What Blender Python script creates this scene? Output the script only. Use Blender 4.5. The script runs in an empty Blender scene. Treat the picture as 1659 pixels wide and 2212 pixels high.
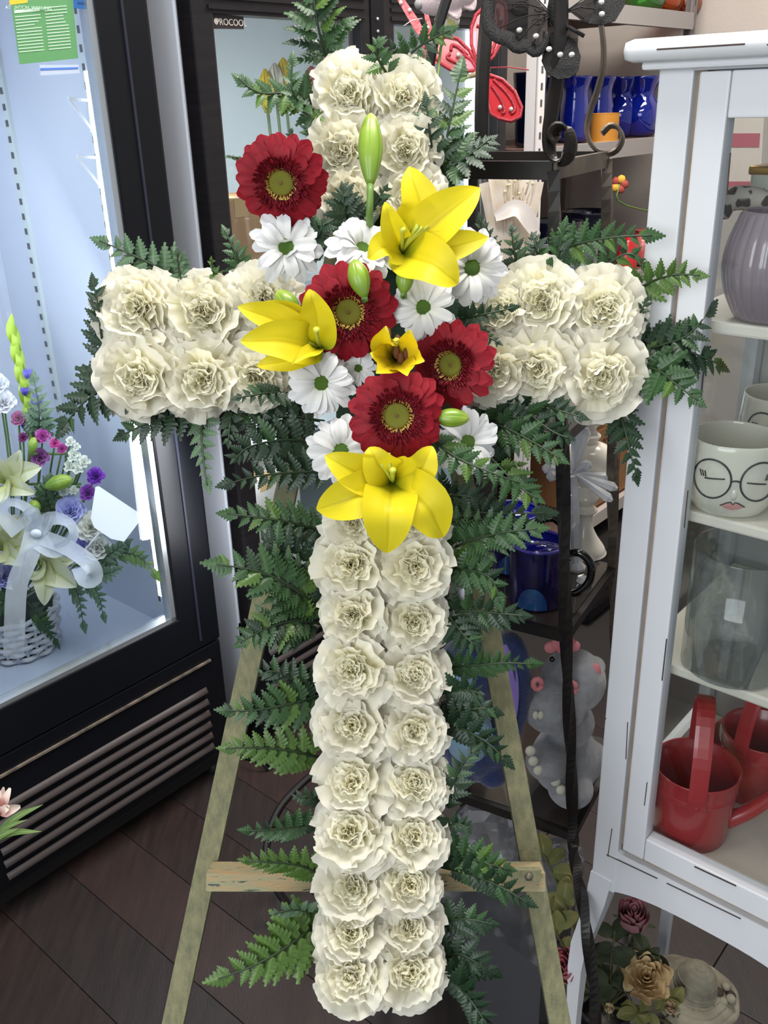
import bpy, bmesh, math, random
import numpy as np
from math import sin, cos, pi, radians, atan2, sqrt, exp
from mathutils import Matrix, Vector
random.seed(7); RNG = np.random.RandomState(7)
C = bpy.context.scene.collection
SC = bpy.context.scene

# ------------------------------------------------------------------ camera, light, exposure
FOC, CX, CY = 2000.0, 829.5, 1106.0
PIT, ROLL, CAMH = radians(23.8), radians(1.7), 1.55
V = lambda *a: np.array(a, float)
CAM = V(0, 0, CAMH)
FW = V(0, cos(PIT), -sin(PIT)); U0 = V(0, sin(PIT), cos(PIT)); X0 = V(1, 0, 0)
RT = cos(ROLL)*X0 - sin(ROLL)*U0; UP = cos(ROLL)*U0 + sin(ROLL)*X0
cam = bpy.data.cameras.new('camera'); co = bpy.data.objects.new('camera', cam); C.objects.link(co)
cam.sensor_fit = 'VERTICAL'; cam.sensor_height = 22.12; cam.sensor_width = 16.59; cam.lens = 20.0
cam.clip_start = 0.02; cam.clip_end = 50
co.matrix_world = Matrix(((RT[0], UP[0], -FW[0], 0), (RT[1], UP[1], -FW[1], 0), (RT[2], UP[2], -FW[2], CAMH), (0, 0, 0, 1)))
SC.camera = co
SC.view_settings.view_transform = 'Standard'; SC.view_settings.look = 'None'
SC.view_settings.gamma = 1.0; SC.view_settings.use_curve_mapping = False
SC.view_settings.exposure = 0.0
try:
    SC.cycles.max_bounces = 8; SC.cycles.transparent_max_bounces = 24; SC.cycles.caustics_reflective = False; SC.cycles.caustics_refractive = False
except Exception: pass
world = bpy.data.worlds.new('world'); SC.world = world; world.use_nodes = True
world.node_tree.nodes['Background'].inputs[0].default_value = (0.90, 0.94, 1.0, 1)
world.node_tree.nodes['Background'].inputs[1].default_value = 0.50

AN = atan2(.752, .659)                       # the room stands turned to the camera
E1 = V(cos(AN), sin(AN), 0); E2 = V(-sin(AN), cos(AN), 0)
def P(u, v, z): return u*E1 + v*E2 + V(0, 0, z)
def area(name, loc, target, size, sy, energy, col, spread=None):
    l = bpy.data.lights.new(name, 'AREA'); l.shape = 'RECTANGLE'; l.size = size; l.size_y = sy; l.energy = energy; l.color = col
    if spread: l.spread = spread
    o = bpy.data.objects.new(name, l); C.objects.link(o); o.location = loc
    o.rotation_euler = (Vector(target) - Vector(loc)).to_track_quat('-Z', 'Y').to_euler()
    return o
area('window_daylight', (-1.5, -1.9, 2.0), (0, 1.1, 1.0), 2.4, 1.8, 78, (0.93, 0.97, 1.0))
area('ceiling_tube_light', (0.15, 0.75, 2.75), (0.15, 0.95, 0), 1.3, 0.4, 27, (1.0, 0.97, 0.92))
area('ceiling_tube_light', P(1.0, .35, 2.75), P(1.1, .5, 0), 1.2, 0.4, 14, (1.0, 0.96, 0.92))
area('ceiling_tube_light', P(2.3, 1.0, 2.75), P(2.4, 1.2, 0), 1.2, 0.4, 54, (1.0, 0.93, 0.86))

# ------------------------------------------------------------------ helpers
def ray(px, py): return FW + RT*(px-CX)/FOC - UP*(py-CY)/FOC
def W(px, py, z): return CAM + z*ray(px, py)
def onz(px, py, h): r = ray(px, py); return CAM + r*(h-CAMH)/r[2]
def onY(px, py, y): r = ray(px, py); return CAM + r*y/r[1]
def onv(px, py, v): r = ray(px, py); return CAM + r*v/(r @ E2)
def onu(px, py, u): r = ray(px, py); return CAM + r*u/(r @ E1)
def nz(a): a = np.asarray(a, float); return a/(np.linalg.norm(a)+1e-12)
UVF = Matrix(((E1[0], E2[0], 0, 0), (E1[1], E2[1], 0, 0), (0, 0, 1, 0), (0, 0, 0, 1)))
def frame(o, x, y, z): return Matrix(((x[0], y[0], z[0], o[0]), (x[1], y[1], z[1], o[1]), (x[2], y[2], z[2], o[2]), (0, 0, 0, 1)))
def frame_z(o, z, hint=None, spin=0.0):
    z = nz(z); h = V(0, 0, 1) if hint is None else np.asarray(hint, float)
    x = np.cross(h, z); x = nz(x) if np.linalg.norm(x) > 1e-4 else V(1, 0, 0)
    y = np.cross(z, x); xx = cos(spin)*x + sin(spin)*y
    return frame(o, xx, np.cross(z, xx), z)
def rail(pts, n):                              # smooth curve through points
    pts = [np.asarray(p, float) for p in pts]
    if len(pts) == 2: return [pts[0]+(pts[1]-pts[0])*i/(n-1) for i in range(n)]
    q = [2*pts[0]-pts[1]] + pts + [2*pts[-1]-pts[-2]]; out = []; m = len(pts)-1
    for i in range(n):
        t = i/(n-1)*m; k = min(int(t), m-1); f = t-k; a, b, c, d = q[k:k+4]
        out.append(.5*(2*b+(c-a)*f+(2*a-5*b+4*c-d)*f*f+(3*b-a-3*c+d)*f**3))
    return out

def even(pl, n):                               # points spaced evenly along a curve
    pl = np.array(pl); d = np.concatenate([[0], np.cumsum(np.linalg.norm(np.diff(pl, axis=0), axis=1))]); t = np.linspace(0, d[-1], n)
    return [np.array([np.interp(x, d, pl[:, k]) for k in range(3)]) for x in t]

def lin(c): return tuple(((x/255)/12.92 if x <= 10 else ((x/255+.055)/1.055)**2.4) for x in c[:3]) + (1,)
MATS = {}
def mat(name, col=(200, 200, 200), rough=.5, metal=0.0, noise=None, bump=None, ramp=None, across=None, transl=0.0, coat=0.0,
        emit=0.0, stripe=None, spec=.5, sheen=0.0, chips=None, stretch=(1, 1, 1), sss=0.0):
    if name in MATS: return MATS[name]
    m = bpy.data.materials.new(name); m.use_nodes = True; nt = m.node_tree; N = nt.nodes; L = nt.links
    b = N['Principled BSDF']; out = N['Material Output']
    b.inputs['Roughness'].default_value = rough; b.inputs['Metallic'].default_value = metal
    b.inputs['Coat Weight'].default_value = coat; b.inputs['Specular IOR Level'].default_value = spec
    b.inputs['Sheen Weight'].default_value = sheen
    if sss: b.inputs['Subsurface Weight'].default_value = sss; b.inputs['Subsurface Radius'].default_value = (.006, .005, .004); b.inputs['Subsurface Scale'].default_value = 1.0
    rgb = N.new('ShaderNodeRGB'); rgb.outputs[0].default_value = lin(col); c = rgb.outputs[0]
    tc = N.new('ShaderNodeTexCoord'); mp = N.new('ShaderNodeMapping'); mp.inputs['Scale'].default_value = stretch
    L.new(tc.outputs['Object'], mp.inputs[0])
    sep = None
    if ramp or across or stripe:
        uvn = N.new('ShaderNodeUVMap'); sep = N.new('ShaderNodeSeparateXYZ'); L.new(uvn.outputs[0], sep.inputs[0])
    if ramp:
        r = N.new('ShaderNodeValToRGB'); e = r.color_ramp.elements
        e[0].position, e[0].color = ramp[0][0], lin(ramp[0][1]); e[1].position, e[1].color = ramp[-1][0], lin(ramp[-1][1])
        for p, cc in ramp[1:-1]: k = e.new(p); k.color = lin(cc)
        L.new(sep.outputs[1], r.inputs[0]); c = r.outputs[0]
    def mixin(fac, c1, col2, mode='MIX'):
        x = N.new('ShaderNodeMix'); x.data_type = 'RGBA'; x.blend_type = mode
        if isinstance(fac, float): x.inputs[0].default_value = fac
        else: L.new(fac, x.inputs[0])
        L.new(c1, x.inputs[6])
        if isinstance(col2, tuple): x.inputs[7].default_value = col2
        else: L.new(col2, x.inputs[7])
        return x.outputs[2]
    if across:                                 # [(position across 0..1, colour)] blended as a mask towards a second colour
        r = N.new('ShaderNodeValToRGB'); e = r.color_ramp.elements; e[0].position = 0; e[0].color = (0, 0, 0, 1); e[1].position = 1; e[1].color = (0, 0, 0, 1)
        w = across[1]; k = e.new(.5-w); k.color = (0, 0, 0, 1); k = e.new(.5); k.color = (1, 1, 1, 1); k = e.new(.5+w); k.color = (0, 0, 0, 1)
        L.new(sep.outputs[0], r.inputs[0]); c = mixin(r.outputs[0], c, lin(across[0]))
    if stripe:                                 # fine veins along the petal
        col2, n, amt = stripe; mu = N.new('ShaderNodeMath'); mu.operation = 'MULTIPLY'; mu.inputs[1].default_value = n*2*pi
        L.new(sep.outputs[0], mu.inputs[0]); s = N.new('ShaderNodeMath'); s.operation = 'SINE'; L.new(mu.outputs[0], s.inputs[0])
        s2 = N.new('ShaderNodeMath'); s2.operation = 'MULTIPLY_ADD'; s2.inputs[1].default_value = amt*.5; s2.inputs[2].default_value = amt*.5; L.new(s.outputs[0], s2.inputs[0])
        c = mixin(s2.outputs[0], c, lin(col2))
    if noise:
        nn = N.new('ShaderNodeTexNoise'); nn.inputs['Scale'].default_value = noise[0]; nn.inputs['Detail'].default_value = 4; L.new(mp.outputs[0], nn.inputs['Vector'])
        r = N.new('ShaderNodeMapRange'); r.inputs[1].default_value = .3; r.inputs[2].default_value = .7; L.new(nn.outputs['Fac'], r.inputs[0])
        c = mixin(r.outputs[0], c, lin(noise[1]))
    if chips:                                  # worn spots that belong to the surface
        nn = N.new('ShaderNodeTexNoise'); nn.inputs['Scale'].default_value = chips[0]; nn.inputs['Detail'].default_value = 6; L.new(mp.outputs[0], nn.inputs['Vector'])
        r = N.new('ShaderNodeMapRange'); r.inputs[1].default_value = chips[2]; r.inputs[2].default_value = chips[2]+.02; L.new(nn.outputs['Fac'], r.inputs[0])
        c = mixin(r.outputs[0], c, lin(chips[1]))
    L.new(c, b.inputs['Base Color'])
    if bump:
        nn = N.new('ShaderNodeTexNoise'); nn.inputs['Scale'].default_value = bump[0]; nn.inputs['Detail'].default_value = 5; L.new(mp.outputs[0], nn.inputs['Vector'])
        bp = N.new('ShaderNodeBump'); bp.inputs['Strength'].default_value = bump[1]; bp.inputs['Distance'].default_value = .002
        L.new(nn.outputs['Fac'], bp.inputs['Height']); L.new(bp.outputs[0], b.inputs['Normal'])
    if emit: L.new(c, b.inputs['Emission Color']); b.inputs['Emission Strength'].default_value = emit
    if transl:
        t = N.new('ShaderNodeBsdfTranslucent'); L.new(c, t.inputs[0]); mx = N.new('ShaderNodeMixShader'); mx.inputs[0].default_value = transl
        L.new(b.outputs[0], mx.inputs[1]); L.new(t.outputs[0], mx.inputs[2]); L.new(mx.outputs[0], out.inputs[0])
    MATS[name] = m; return m
def clear(name, tint=(245, 250, 250), refl=.12, rough=.03, haze=0.0, hazecol=(220, 225, 230)):
    if name in MATS: return MATS[name]
    m = bpy.data.materials.new(name); m.use_nodes = True; nt = m.node_tree; N = nt.nodes; L = nt.links; out = N['Material Output']
    N.remove(N['Principled BSDF'])
    t = N.new('ShaderNodeBsdfTransparent'); t.inputs[0].default_value = lin(tint)
    g = N.new('ShaderNodeBsdfGlossy'); g.inputs['Roughness'].default_value = rough
    lw = N.new('ShaderNodeLayerWeight'); lw.inputs[0].default_value = .25
    mr = N.new('ShaderNodeMapRange'); mr.inputs[3].default_value = refl*.35; mr.inputs[4].default_value = min(1, refl*4); L.new(lw.outputs['Facing'], mr.inputs[0])
    mx = N.new('ShaderNodeMixShader'); L.new(mr.outputs[0], mx.inputs[0]); L.new(t.outputs[0], mx.inputs[1]); L.new(g.outputs[0], mx.inputs[2]); s = mx.outputs[0]
    if haze:
        d = N.new('ShaderNodeBsdfDiffuse'); d.inputs[0].default_value = lin(hazecol); m2 = N.new('ShaderNodeMixShader'); m2.inputs[0].default_value = haze
        L.new(s, m2.inputs[1]); L.new(d.outputs[0], m2.inputs[2]); s = m2.outputs[0]
    L.new(s, out.inputs[0]); MATS[name] = m; return m

class MB:
    """collects vertices and faces; every add_* works in the frame M"""
    def __init__(s, M=None): s.v = []; s.f = []; s.uv = []; s.M = M; s.flat = set()
    def _push(s, vs, fs, uvs=None):
        b = len(s.v)
        if s.M is not None: vs = [tuple(s.M @ Vector(tuple(x))) for x in vs]
        else: vs = [tuple(x) for x in vs]
        s.v += vs; s.f += [tuple(b+i for i in f) for f in fs]
        s.uv += (uvs if uvs else [(0.5, 0.5)]*len(vs)); return s
    def box(s, x0, x1, y0, y1, z0, z1, bev=0.0):
        if bev <= 0:
            vs = [(x, y, z) for x in (x0, x1) for y in (y0, y1) for z in (z0, z1)]
            return s._push(vs, [(0, 1, 3, 2), (4, 6, 7, 5), (0, 4, 5, 1), (2, 3, 7, 6), (0, 2, 6, 4), (1, 5, 7, 3)])
        bm = bmesh.new(); bmesh.ops.create_cube(bm, size=1.0)
        for w in bm.verts: w.co = Vector(((x0+x1)/2+w.co.x*(x1-x0), (y0+y1)/2+w.co.y*(y1-y0), (z0+z1)/2+w.co.z*(z1-z0)))
        bmesh.ops.bevel(bm, geom=bm.edges[:], offset=bev, segments=2, affect='EDGES', profile=.6)
        bm.verts.index_update(); vs = [tuple(w.co) for w in bm.verts]; fs = [tuple(w.index for w in f.verts) for f in bm.faces]; bm.free()
        return s._push(vs, fs)
    def bar(s, a, b, w, h, up=(0, 0, 1), taper=1.0, twist=0.0, n=1):        # square bar from a to b
        a = np.asarray(a, float); b = np.asarray(b, float); d = nz(b-a); x = nz(np.cross(d, up)); y = np.cross(x, d); vs = []; fs = []
        for i in range(n+1):
            t = i/n; k = 1+(taper-1)*t; c = a+(b-a)*t; th = twist*t
            xx = cos(th)*x+sin(th)*y; yy = -sin(th)*x+cos(th)*y
            for sx, sy in ((-1, -1), (1, -1), (1, 1), (-1, 1)): vs.append(c+xx*sx*w/2*k+yy*sy*h/2*k)
        for i in range(n):
            for j in range(4): fs.append((4*i+j, 4*i+(j+1) % 4, 4*i+4+(j+1) % 4, 4*i+4+j))
        fs += [(3, 2, 1, 0), tuple(4*n+j for j in range(4))]
        return s._push(vs, fs)
    def tube(s, pts, r, seg=8, cap=True, flat=None, ref=None):               # round (or flat: (w,h)) tube along points
        pts = [np.asarray(p, float) for p in pts]; n = len(pts); vs = []; fs = []
        rr = r if hasattr(r, '__len__') else [r]*n
        up = None
        for i, p in enumerate(pts):
            t = nz(pts[min(i+1, n-1)]-pts[max(i-1, 0)])
            if up is None:
                h = np.asarray(ref, float) if ref is not None else (V(0, 0, 1) if abs(t[2]) < .9 else V(1, 0, 0))
                up = h
            x = nz(np.cross(t, up)); y = np.cross(x, t)
            if ref is None: up = y
            for k in range(seg):
                a = 2*pi*(k+.5)/seg
                if flat: vs.append(p + x*flat[0]*.5*np.sign(cos(a))*min(1, abs(cos(a))*1.5) + y*flat[1]*.5*np.sign(sin(a))*min(1, abs(sin(a))*1.5))
                else: vs.append(p + (x*cos(a)+y*sin(a))*rr[i])
        for i in range(n-1):
            for k in range(seg): fs.append((i*seg+k, i*seg+(k+1) % seg, (i+1)*seg+(k+1) % seg, (i+1)*seg+k))
        if cap: fs += [tuple(range(seg-1, -1, -1)), tuple((n-1)*seg+k for k in range(seg))]
        return s._push(vs, fs, [(k/seg, i/max(1, n-1)) for i in range(n) for k in range(seg)])
    def lathe(s, prof, seg=32, o=(0, 0, 0), wob=None, sx=1, sy=1):            # profile [(r,z)]
        vs = []; fs = []; n = len(prof)
        for i, (r, z) in enumerate(prof):
            for k in range(seg):
                a = 2*pi*k/seg; q = r*(wob(a, z) if wob else 1); vs.append((o[0]+q*cos(a)*sx, o[1]+q*sin(a)*sy, o[2]+z))
        for i in range(n-1):
            for k in range(seg): fs.append((i*seg+k, i*seg+(k+1) % seg, (i+1)*seg+(k+1) % seg, (i+1)*seg+k))
        if prof[0][0] > 1e-6: fs.append(tuple(range(seg-1, -1, -1)))
        return s._push(vs, fs, [(k/seg, i/max(1, n-1)) for i in range(n) for k in range(seg)])
    def ball(s, c, r, seg=14, sq=(1, 1, 1), R=None):
        n = seg//2; vs = []; fs = []
        for i in range(n+1):
            th = pi*i/n
            for k in range(seg):
                a = 2*pi*k/seg; p = V(sin(th)*cos(a)*sq[0], sin(th)*sin(a)*sq[1], cos(th)*sq[2])*r
                if R is not None: p = R @ p
                vs.append(p+np.asarray(c, float))
        for i in range(n):
            for k in range(seg): fs.append((i*seg+k, (i+1)*seg+k, (i+1)*seg+(k+1) % seg, i*seg+(k+1) % seg))
        return s._push(vs, fs, [(k/seg, i/n) for i in range(n+1) for k in range(seg)])
    def grid(s, fn, nu, nv):                                                # fn(s in -1..1, t in 0..1)
        vs = []; uvs = []; fs = []
        for j in range(nv+1):
            for i in range(nu+1):
                a, t = -1+2*i/nu, j/nv; vs.append(fn(a, t)); uvs.append(((a+1)/2, t))
        for j in range(nv):
            for i in range(nu): k = j*(nu+1)+i; fs.append((k, k+1, k+nu+2, k+nu+1))
        return s._push(vs, fs, uvs)
    def strap(s, pts, wf, nrm, cup=0.0, nu=6, nv=14, wave=0.0, groove=0.0, ph=0.0):
        cl = even(rail(pts, 60), nv+1); vs = []; uvs = []; fs = []
        for j, p in enumerate(cl):
            t = nz(cl[min(j+1, nv)]-cl[max(j-1, 0)]); S = nz(np.cross(t, nrm)); Nn = np.cross(S, t); tt = j/nv; w = wf(tt)
            for i in range(nu+1):
                a = -1+2*i/nu
                off = cup*w*(a*a) - groove*w*exp(-(a/.16)**2)*(1-tt*.6) + wave*w*sin(9*tt+ph+(2 if a > 0 else 0))*abs(a)**2
                vs.append(p+S*a*w+Nn*off); uvs.append(((a+1)/2, tt))
        for j in range(nv):
            for i in range(nu): k = j*(nu+1)+i; fs.append((k, k+1, k+nu+2, k+nu+1))
        return s._push(vs, fs, uvs)
    def data(s, name, m, smooth=True, org=(0, 0, 0)):
        me = bpy.data.meshes.new(name); o = np.asarray(org, float)
        me.from_pydata([tuple(np.asarray(x)-o) for x in s.v], [], s.f)
        if s.uv:
            ul = me.uv_layers.new(name='UVMap'); idx = np.empty(len(me.loops), int); me.loops.foreach_get('vertex_index', idx)
            ul.data.foreach_set('uv', np.asarray(s.uv, float)[idx].ravel())
        if smooth: me.polygons.foreach_set('use_smooth', [True]*len(me.polygons))
        if m: me.materials.append(m)
        me.update(); return me
def link(name, me, parent=None):
    o = bpy.data.objects.new(name, me); C.objects.link(o)
    if parent is not None: o.parent = parent
    return o
def tag(o, label, cat, group=None):
    o['label'] = label; o['category'] = cat
    if group: o['group'] = group
    return o
def thing(name, label, cat, loc=(0, 0, 0), group=None):
    o = bpy.data.objects.new(name, None); C.objects.link(o); o.location = tuple(loc); o.empty_display_size = .02
    return tag(o, label, cat, group)
def rootloc(p):
    v = V(0, 0, 0)
    while p is not None: v = v+np.array(p.location); p = p.parent
    return v
def part(name, mb, m, parent, smooth=True, label=None, kind=None):
    o = link(name, mb.data(name, m, smooth, rootloc(parent) if parent is not None else (0, 0, 0)), parent)
    if label: o['label'] = label
    if kind: o['kind'] = kind
    return o
def struct(name, mb, m, smooth=False):
    o = link(name, mb.data(name, m, smooth)); o['kind'] = 'structure'; return o
def solid(o, th, off=-1.0):
    md = o.modifiers.new('thickness', 'SOLIDIFY'); md.thickness = th; md.offset = off; return o
def text(name, body, size, M, m, parent=None, ext=.0003, align='CENTER'):
    cu = bpy.data.curves.new(name, 'FONT'); cu.body = body; cu.size = size; cu.extrude = ext; cu.align_x = align; cu.align_y = 'CENTER'; cu.materials.append(m)
    tmp = bpy.data.objects.new(name, cu); me = bpy.data.meshes.new_from_object(tmp); bpy.data.objects.remove(tmp); bpy.data.curves.remove(cu)
    if not me.materials: me.materials.append(m)
    o = bpy.data.objects.new(name, me); C.objects.link(o)
    if parent is not None: o.parent = parent; M = Matrix.Translation(-Vector(tuple(rootloc(parent)))) @ M
    o.matrix_local = M; return o
def UV(): return MB(UVF)

# ------------------------------------------------------------------ the room
m_dark_frame = mat('black_powder_coat', (9, 11, 16), .38, noise=(6, (12, 14, 20)), spec=.3)
m_wall = mat('plaster_wall', (176, 167, 160), .9, noise=(3, (168, 159, 152)), bump=(90, .35))
m_plank = [mat('dark_floor_plank_%s' % n, c, .45, noise=(7, c2), spec=.35, bump=(60, .25), stretch=(9, 1, 1)) for n, c, c2 in
           (('brown', (48, 36, 34), (33, 26, 25)), ('umber', (42, 33, 32), (54, 40, 37)), ('grey', (46, 38, 37), (34, 29, 29)))]
fl = struct('floor', UV().box(-1.2, 3.6, -1.6, 2.4, -.06, -.004), mat('floor_joint', (26, 21, 20), .8))
pi_ = 0; v = .0
pm = [UV().box(0, .1488, 0, 1.2012, 0, .004, .0012).data('plank', m, False) for m in m_plank]
for r in range(18):                                       # planks run front to back, joints staggered
    for k in range(3):
        o = link('plank', pm[(r*2+k) % 3], fl); u = -.66+r*.15+.015; vv = -.7+k*1.203+(r*.437) % .9-.4
        o.location = tuple(P(u, vv, -.004))
struct('wall_back', UV().box(-1.2, 3.7, 2.30, 2.38, 0, 2.9), m_wall)
struct('wall_right', UV().box(3.50, 3.58, -1.6, 2.30, 0, 2.9), m_wall)
struct('ceiling', UV().box(-1.2, 3.7, -1.6, 2.38, 2.9, 2.96), mat('ceiling_tile', (225, 225, 222), .9))

# ------------------------------------------------------------------ the two flower coolers
m_liner = mat('cooler_liner', (198, 205, 218), .4, noise=(2, (190, 198, 213)))
m_liner2 = mat('second_cooler_liner', (196, 206, 206), .4, noise=(2, (188, 198, 200)))
m_side = mat('grey_steel_side', (206, 212, 224), .45)
m_glass = clear('door_glass', (243, 247, 250), .10, .02)
m_gasket = mat('chrome_gasket', (190, 196, 200), .25, metal=.8)
m_led = mat('led_strip_light', (242, 246, 255), .5, emit=5.0)
m_slat = mat('louver_slat', (70, 63, 62), .5, spec=.3)
FV = 1.549                                                # front plane of both coolers
f1 = thing('flower_cooler', 'black glass-door flower cooler at the left edge, lit white inside', 'refrigerator', P(.84, FV, 0))
a = UV(); a.box(.50, .53, FV+.05, 2.22, .08, 1.98); a.box(1.135, 1.165, FV+.05, 2.22, .08, 1.98); a.box(.50, 1.165, 2.19, 2.22, .08, 1.98)
a.box(.50, 1.165, FV+.05, 2.22, 1.93, 1.98); a.box(.50, 1.165, FV+.05, 2.2, .08, .36)
part('cabinet_body', a, m_dark_frame, f1, False)
a = UV(); a.box(.53, .54, FV+.06, 2.19, .36, 1.93); a.box(1.122, 1.135, FV+.06, 2.19, .36, 1.93); a.box(.53, 1.135, 2.17, 2.19, .36, 1.93); a.box(.54, 1.122, FV+.06, 2.17, .36, .398); a.box(.53, 1.135, FV+.06, 2.19, 1.91, 1.93)
part('interior_liner', a, m_liner, f1, False)
d = part('door', UV().box(1.052, 1.165, FV, FV+.045, .40, 1.94, .006).box(.50, .61, FV, FV+.045, .40, 1.94, .006).box(.60, 1.06, FV, FV+.045, .40, .50, .004).box(.60, 1.06, FV, FV+.045, 1.83, 1.94), m_dark_frame, f1, False)
part('glass_pane', UV().box(.60, 1.056, FV+.016, FV+.020, .49, 1.84), m_glass, d, False)
part('door_gasket', UV().box(1.040, 1.053, FV+.004, FV+.03, .498, 1.84).box(.60, 1.053, FV+.004, FV+.03, .494, .508), m_gasket, d, False)
part('pull_groove', UV().box(1.105, 1.110, FV-.003, FV+.004, .42, 1.92), mat('door_groove', (38, 40, 52), .3), d, False)
a = UV(); a.box(.50, 1.165, FV+.004, FV+.05, .082, .395, .004)
part('grille_panel', a, m_dark_frame, f1, False)
part('trim_strip', UV().box(.55, 1.13, FV-.001, FV+.006, .352, .357), mat('worn_trim', (120, 108, 96), .5, noise=(40, (60, 54, 50))), f1, False)
for i in range(6):
    z = .290-i*.0325
    q = UV(); q.grid(lambda s, t, z=z: (.835+s*.272, FV+.0035-.008*t-.001*abs(s), z-.013*t), 12, 2)
    solid(part('louver_slat', q, m_slat, f1, True), .002)
part('kick_plate', UV().box(.53, 1.15, FV+.03, FV+.05, .035, .082), mat('kick_black', (10, 10, 12), .6), f1, False)
for uu, cv in ((.56, FV+.30), (1.13, FV+.05)):
    c = part('caster', MB(UVF @ Matrix.Translation((uu, cv, .022)) @ Matrix.Rotation(pi/2, 4, 'Y')).lathe([(0, -.012), (.02, -.012), (.022, 0), (.02, .012), (0, .012)], 18), mat('caster_rubber', (22, 22, 22), .6), f1)
    part('axle_bolt', UV().ball((uu+.015, cv-.02, .03), .006, 10), m_gasket, c)
part('rear_base', UV().box(.52, 1.15, 1.7, 2.2, 0, .08), mat('kick_black', (10, 10, 12), .6), f1, False)
part('light_channel', UV().box(1.086, 1.122, FV+.098, FV+.106, .44, 1.88), m_liner, f1, False)
for vv in (1.70, 2.02):                                   # slotted shelf standards on the right inner wall
    s_ = part('shelf_standard', UV().box(1.114, 1.122, vv-.012, vv+.012, .44, 1.88), m_liner2, f1, False)
    b = UV()
    for k in range(44): b.box(1.112, 1.115, vv-.004, vv+.004, .47+k*.032, .483+k*.032)
    part('slot', b, mat('slot_shadow', (70, 74, 80), .6), s_, False, kind='stuff')
for z in (1.47, 1.57):
    part('shelf_clip', UV().bar((1.082, 1.65, z), (1.045, 1.66, z+.004), .005, .005).bar((1.045, 1.66, z+.004), (1.078, 1.65, z-.05), .004, .004).bar((1.082, 1.65, z), (1.078, 1.65, z-.055), .005, .005), mat('white_clip', (245, 246, 248), .3), f1, False)
part('light_strip', UV().box(1.076, 1.090, FV+.085, FV+.097, .52, 1.62), m_led, f1, False)
# printed stickers on the glass of the first cooler
m_st = mat('green_sticker', (128, 190, 132), .5, transl=.45); m_sl = mat('sticker_print', (196, 222, 200), .6); m_yel = mat('yellow_sticker', (205, 190, 60), .5)
def on_glass(px, py): return onv(px, py, FV+.012)
def quad_on(v, cs, th=.0012, M=None):
    vs = [onv(x, y, v) for x, y in cs]; b = [p+E2*th for p in vs]
    q = MB(); q._push(vs+b, [(3, 2, 1, 0), (4, 5, 6, 7), (0, 1, 5, 4), (1, 2, 6, 5), (2, 3, 7, 6), (3, 0, 4, 7)]); return q
st = thing('notice_sticker', 'green notice sticker with two columns of white print on the cooler glass', 'sticker', on_glass(105, 70))
part('backing', quad_on(FV+.014, [(25, 10), (43, 139), (169, 126), (155, -20)]), m_st, st, False)
part('header_band', quad_on(FV+.0135, [(20, -2), (21, 11), (60, 6), (60, -8)], .0006), m_yel, st, False)
ln = MB()
for k in range(14):
    for c0, c1 in ((31, 88), (96, 146)):
        y = 22+k*6.9; x = k*.75; e = (RNG.rand()*.3 if k in (3, 4, 5) else .04)*(c1-c0)
        if k < 2 and c0 < 90:
            if k: continue
            h = 7
        else: h = 2.0
        dy = lambda X: -(X-30)*.09
        cs = [(c0+x, y+dy(c0)), (c0+x, y+dy(c0)+h), (c1-e+x, y+dy(c1)+h), (c1-e+x, y+dy(c1))]
        q = quad_on(FV+.0132, cs, .0006); ln._push(q.v, q.f)
part('print_lines', ln, m_sl, st, False)
text('header_print', 'ATTENTION  WARNING', .0072, frame(onv(62, 17, FV+.0120), nz(onv(84, 15, FV)-onv(36, 19, FV)), nz(onv(62, 0, FV)-onv(66, 40, FV)), -E2), m_sl, st)
sb = thing('blue_tag', 'small blue tag stuck at the top edge of the cooler glass', 'sticker', on_glass(180, 8))
part('backing', quad_on(FV+.014, [(158, -20), (160, 18), (203, 21), (202, -20)]), mat('blue_sticker', (52, 108, 172), .5), sb, False)
part('print_lines', MB()._push(*(lambda q: (q.v, q.f))(quad_on(FV+.0132, [(168, 4), (168, 8), (198, 10), (198, 6)], .0006))), mat('blue_print', (40, 80, 140), .5), sb, False)
sc_ = thing('price_tag_strip', 'clear tag strip with a thin blue bar below the green sticker', 'sticker', on_glass(128, 150))
part('backing', quad_on(FV+.0142, [(86, 140), (88, 163), (172, 158), (170, 140)]), mat('pale_tag', (186, 200, 224), .4), sc_, False)
part('blue_bar', quad_on(FV+.0135, [(87, 147), (87, 152), (169, 149), (169, 145)], .0006), mat('blue_bar', (86, 128, 212), .4), sc_, False)

f2 = thing('display_cooler', 'black double-door display cooler with grey side, standing behind the cross', 'refrigerator', P(1.8, FV, 0))
L2, R2 = 1.262, 2.33
a = UV(); a.box(L2, L2+.03, FV+.05, 2.24, .07, 1.98, .006); part('side_panel', a, m_side, f2, True)
a = UV(); a.box(R2-.03, R2, FV+.05, 2.24, .07, 1.98); a.box(L2, R2, 2.21, 2.24, .07, 1.98); a.box(L2+.03, R2, FV+.05, 2.22, 1.93, 1.98); a.box(L2+.03, R2, FV+.05, 2.2, .07, .36)
part('cabinet_body', a, m_dark_frame, f2, False)
a = UV(); a.box(L2+.03, L2+.045, FV+.06, 2.21, .36, 1.93); a.box(R2-.045, R2-.03, FV+.06, 2.21, .36, 1.93); a.box(L2+.03, R2-.03, 2.19, 2.21, .36, 1.93); a.box(L2+.04, R2-.04, FV+.06, 2.2, .36, .40)
part('interior_liner', a, m_liner2, f2, False)
m_fr2 = mat('brushed_dark_frame', (20, 19, 23), .38, spec=.35, noise=(9, (30, 27, 29)), stretch=(1, 1, 12))
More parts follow.
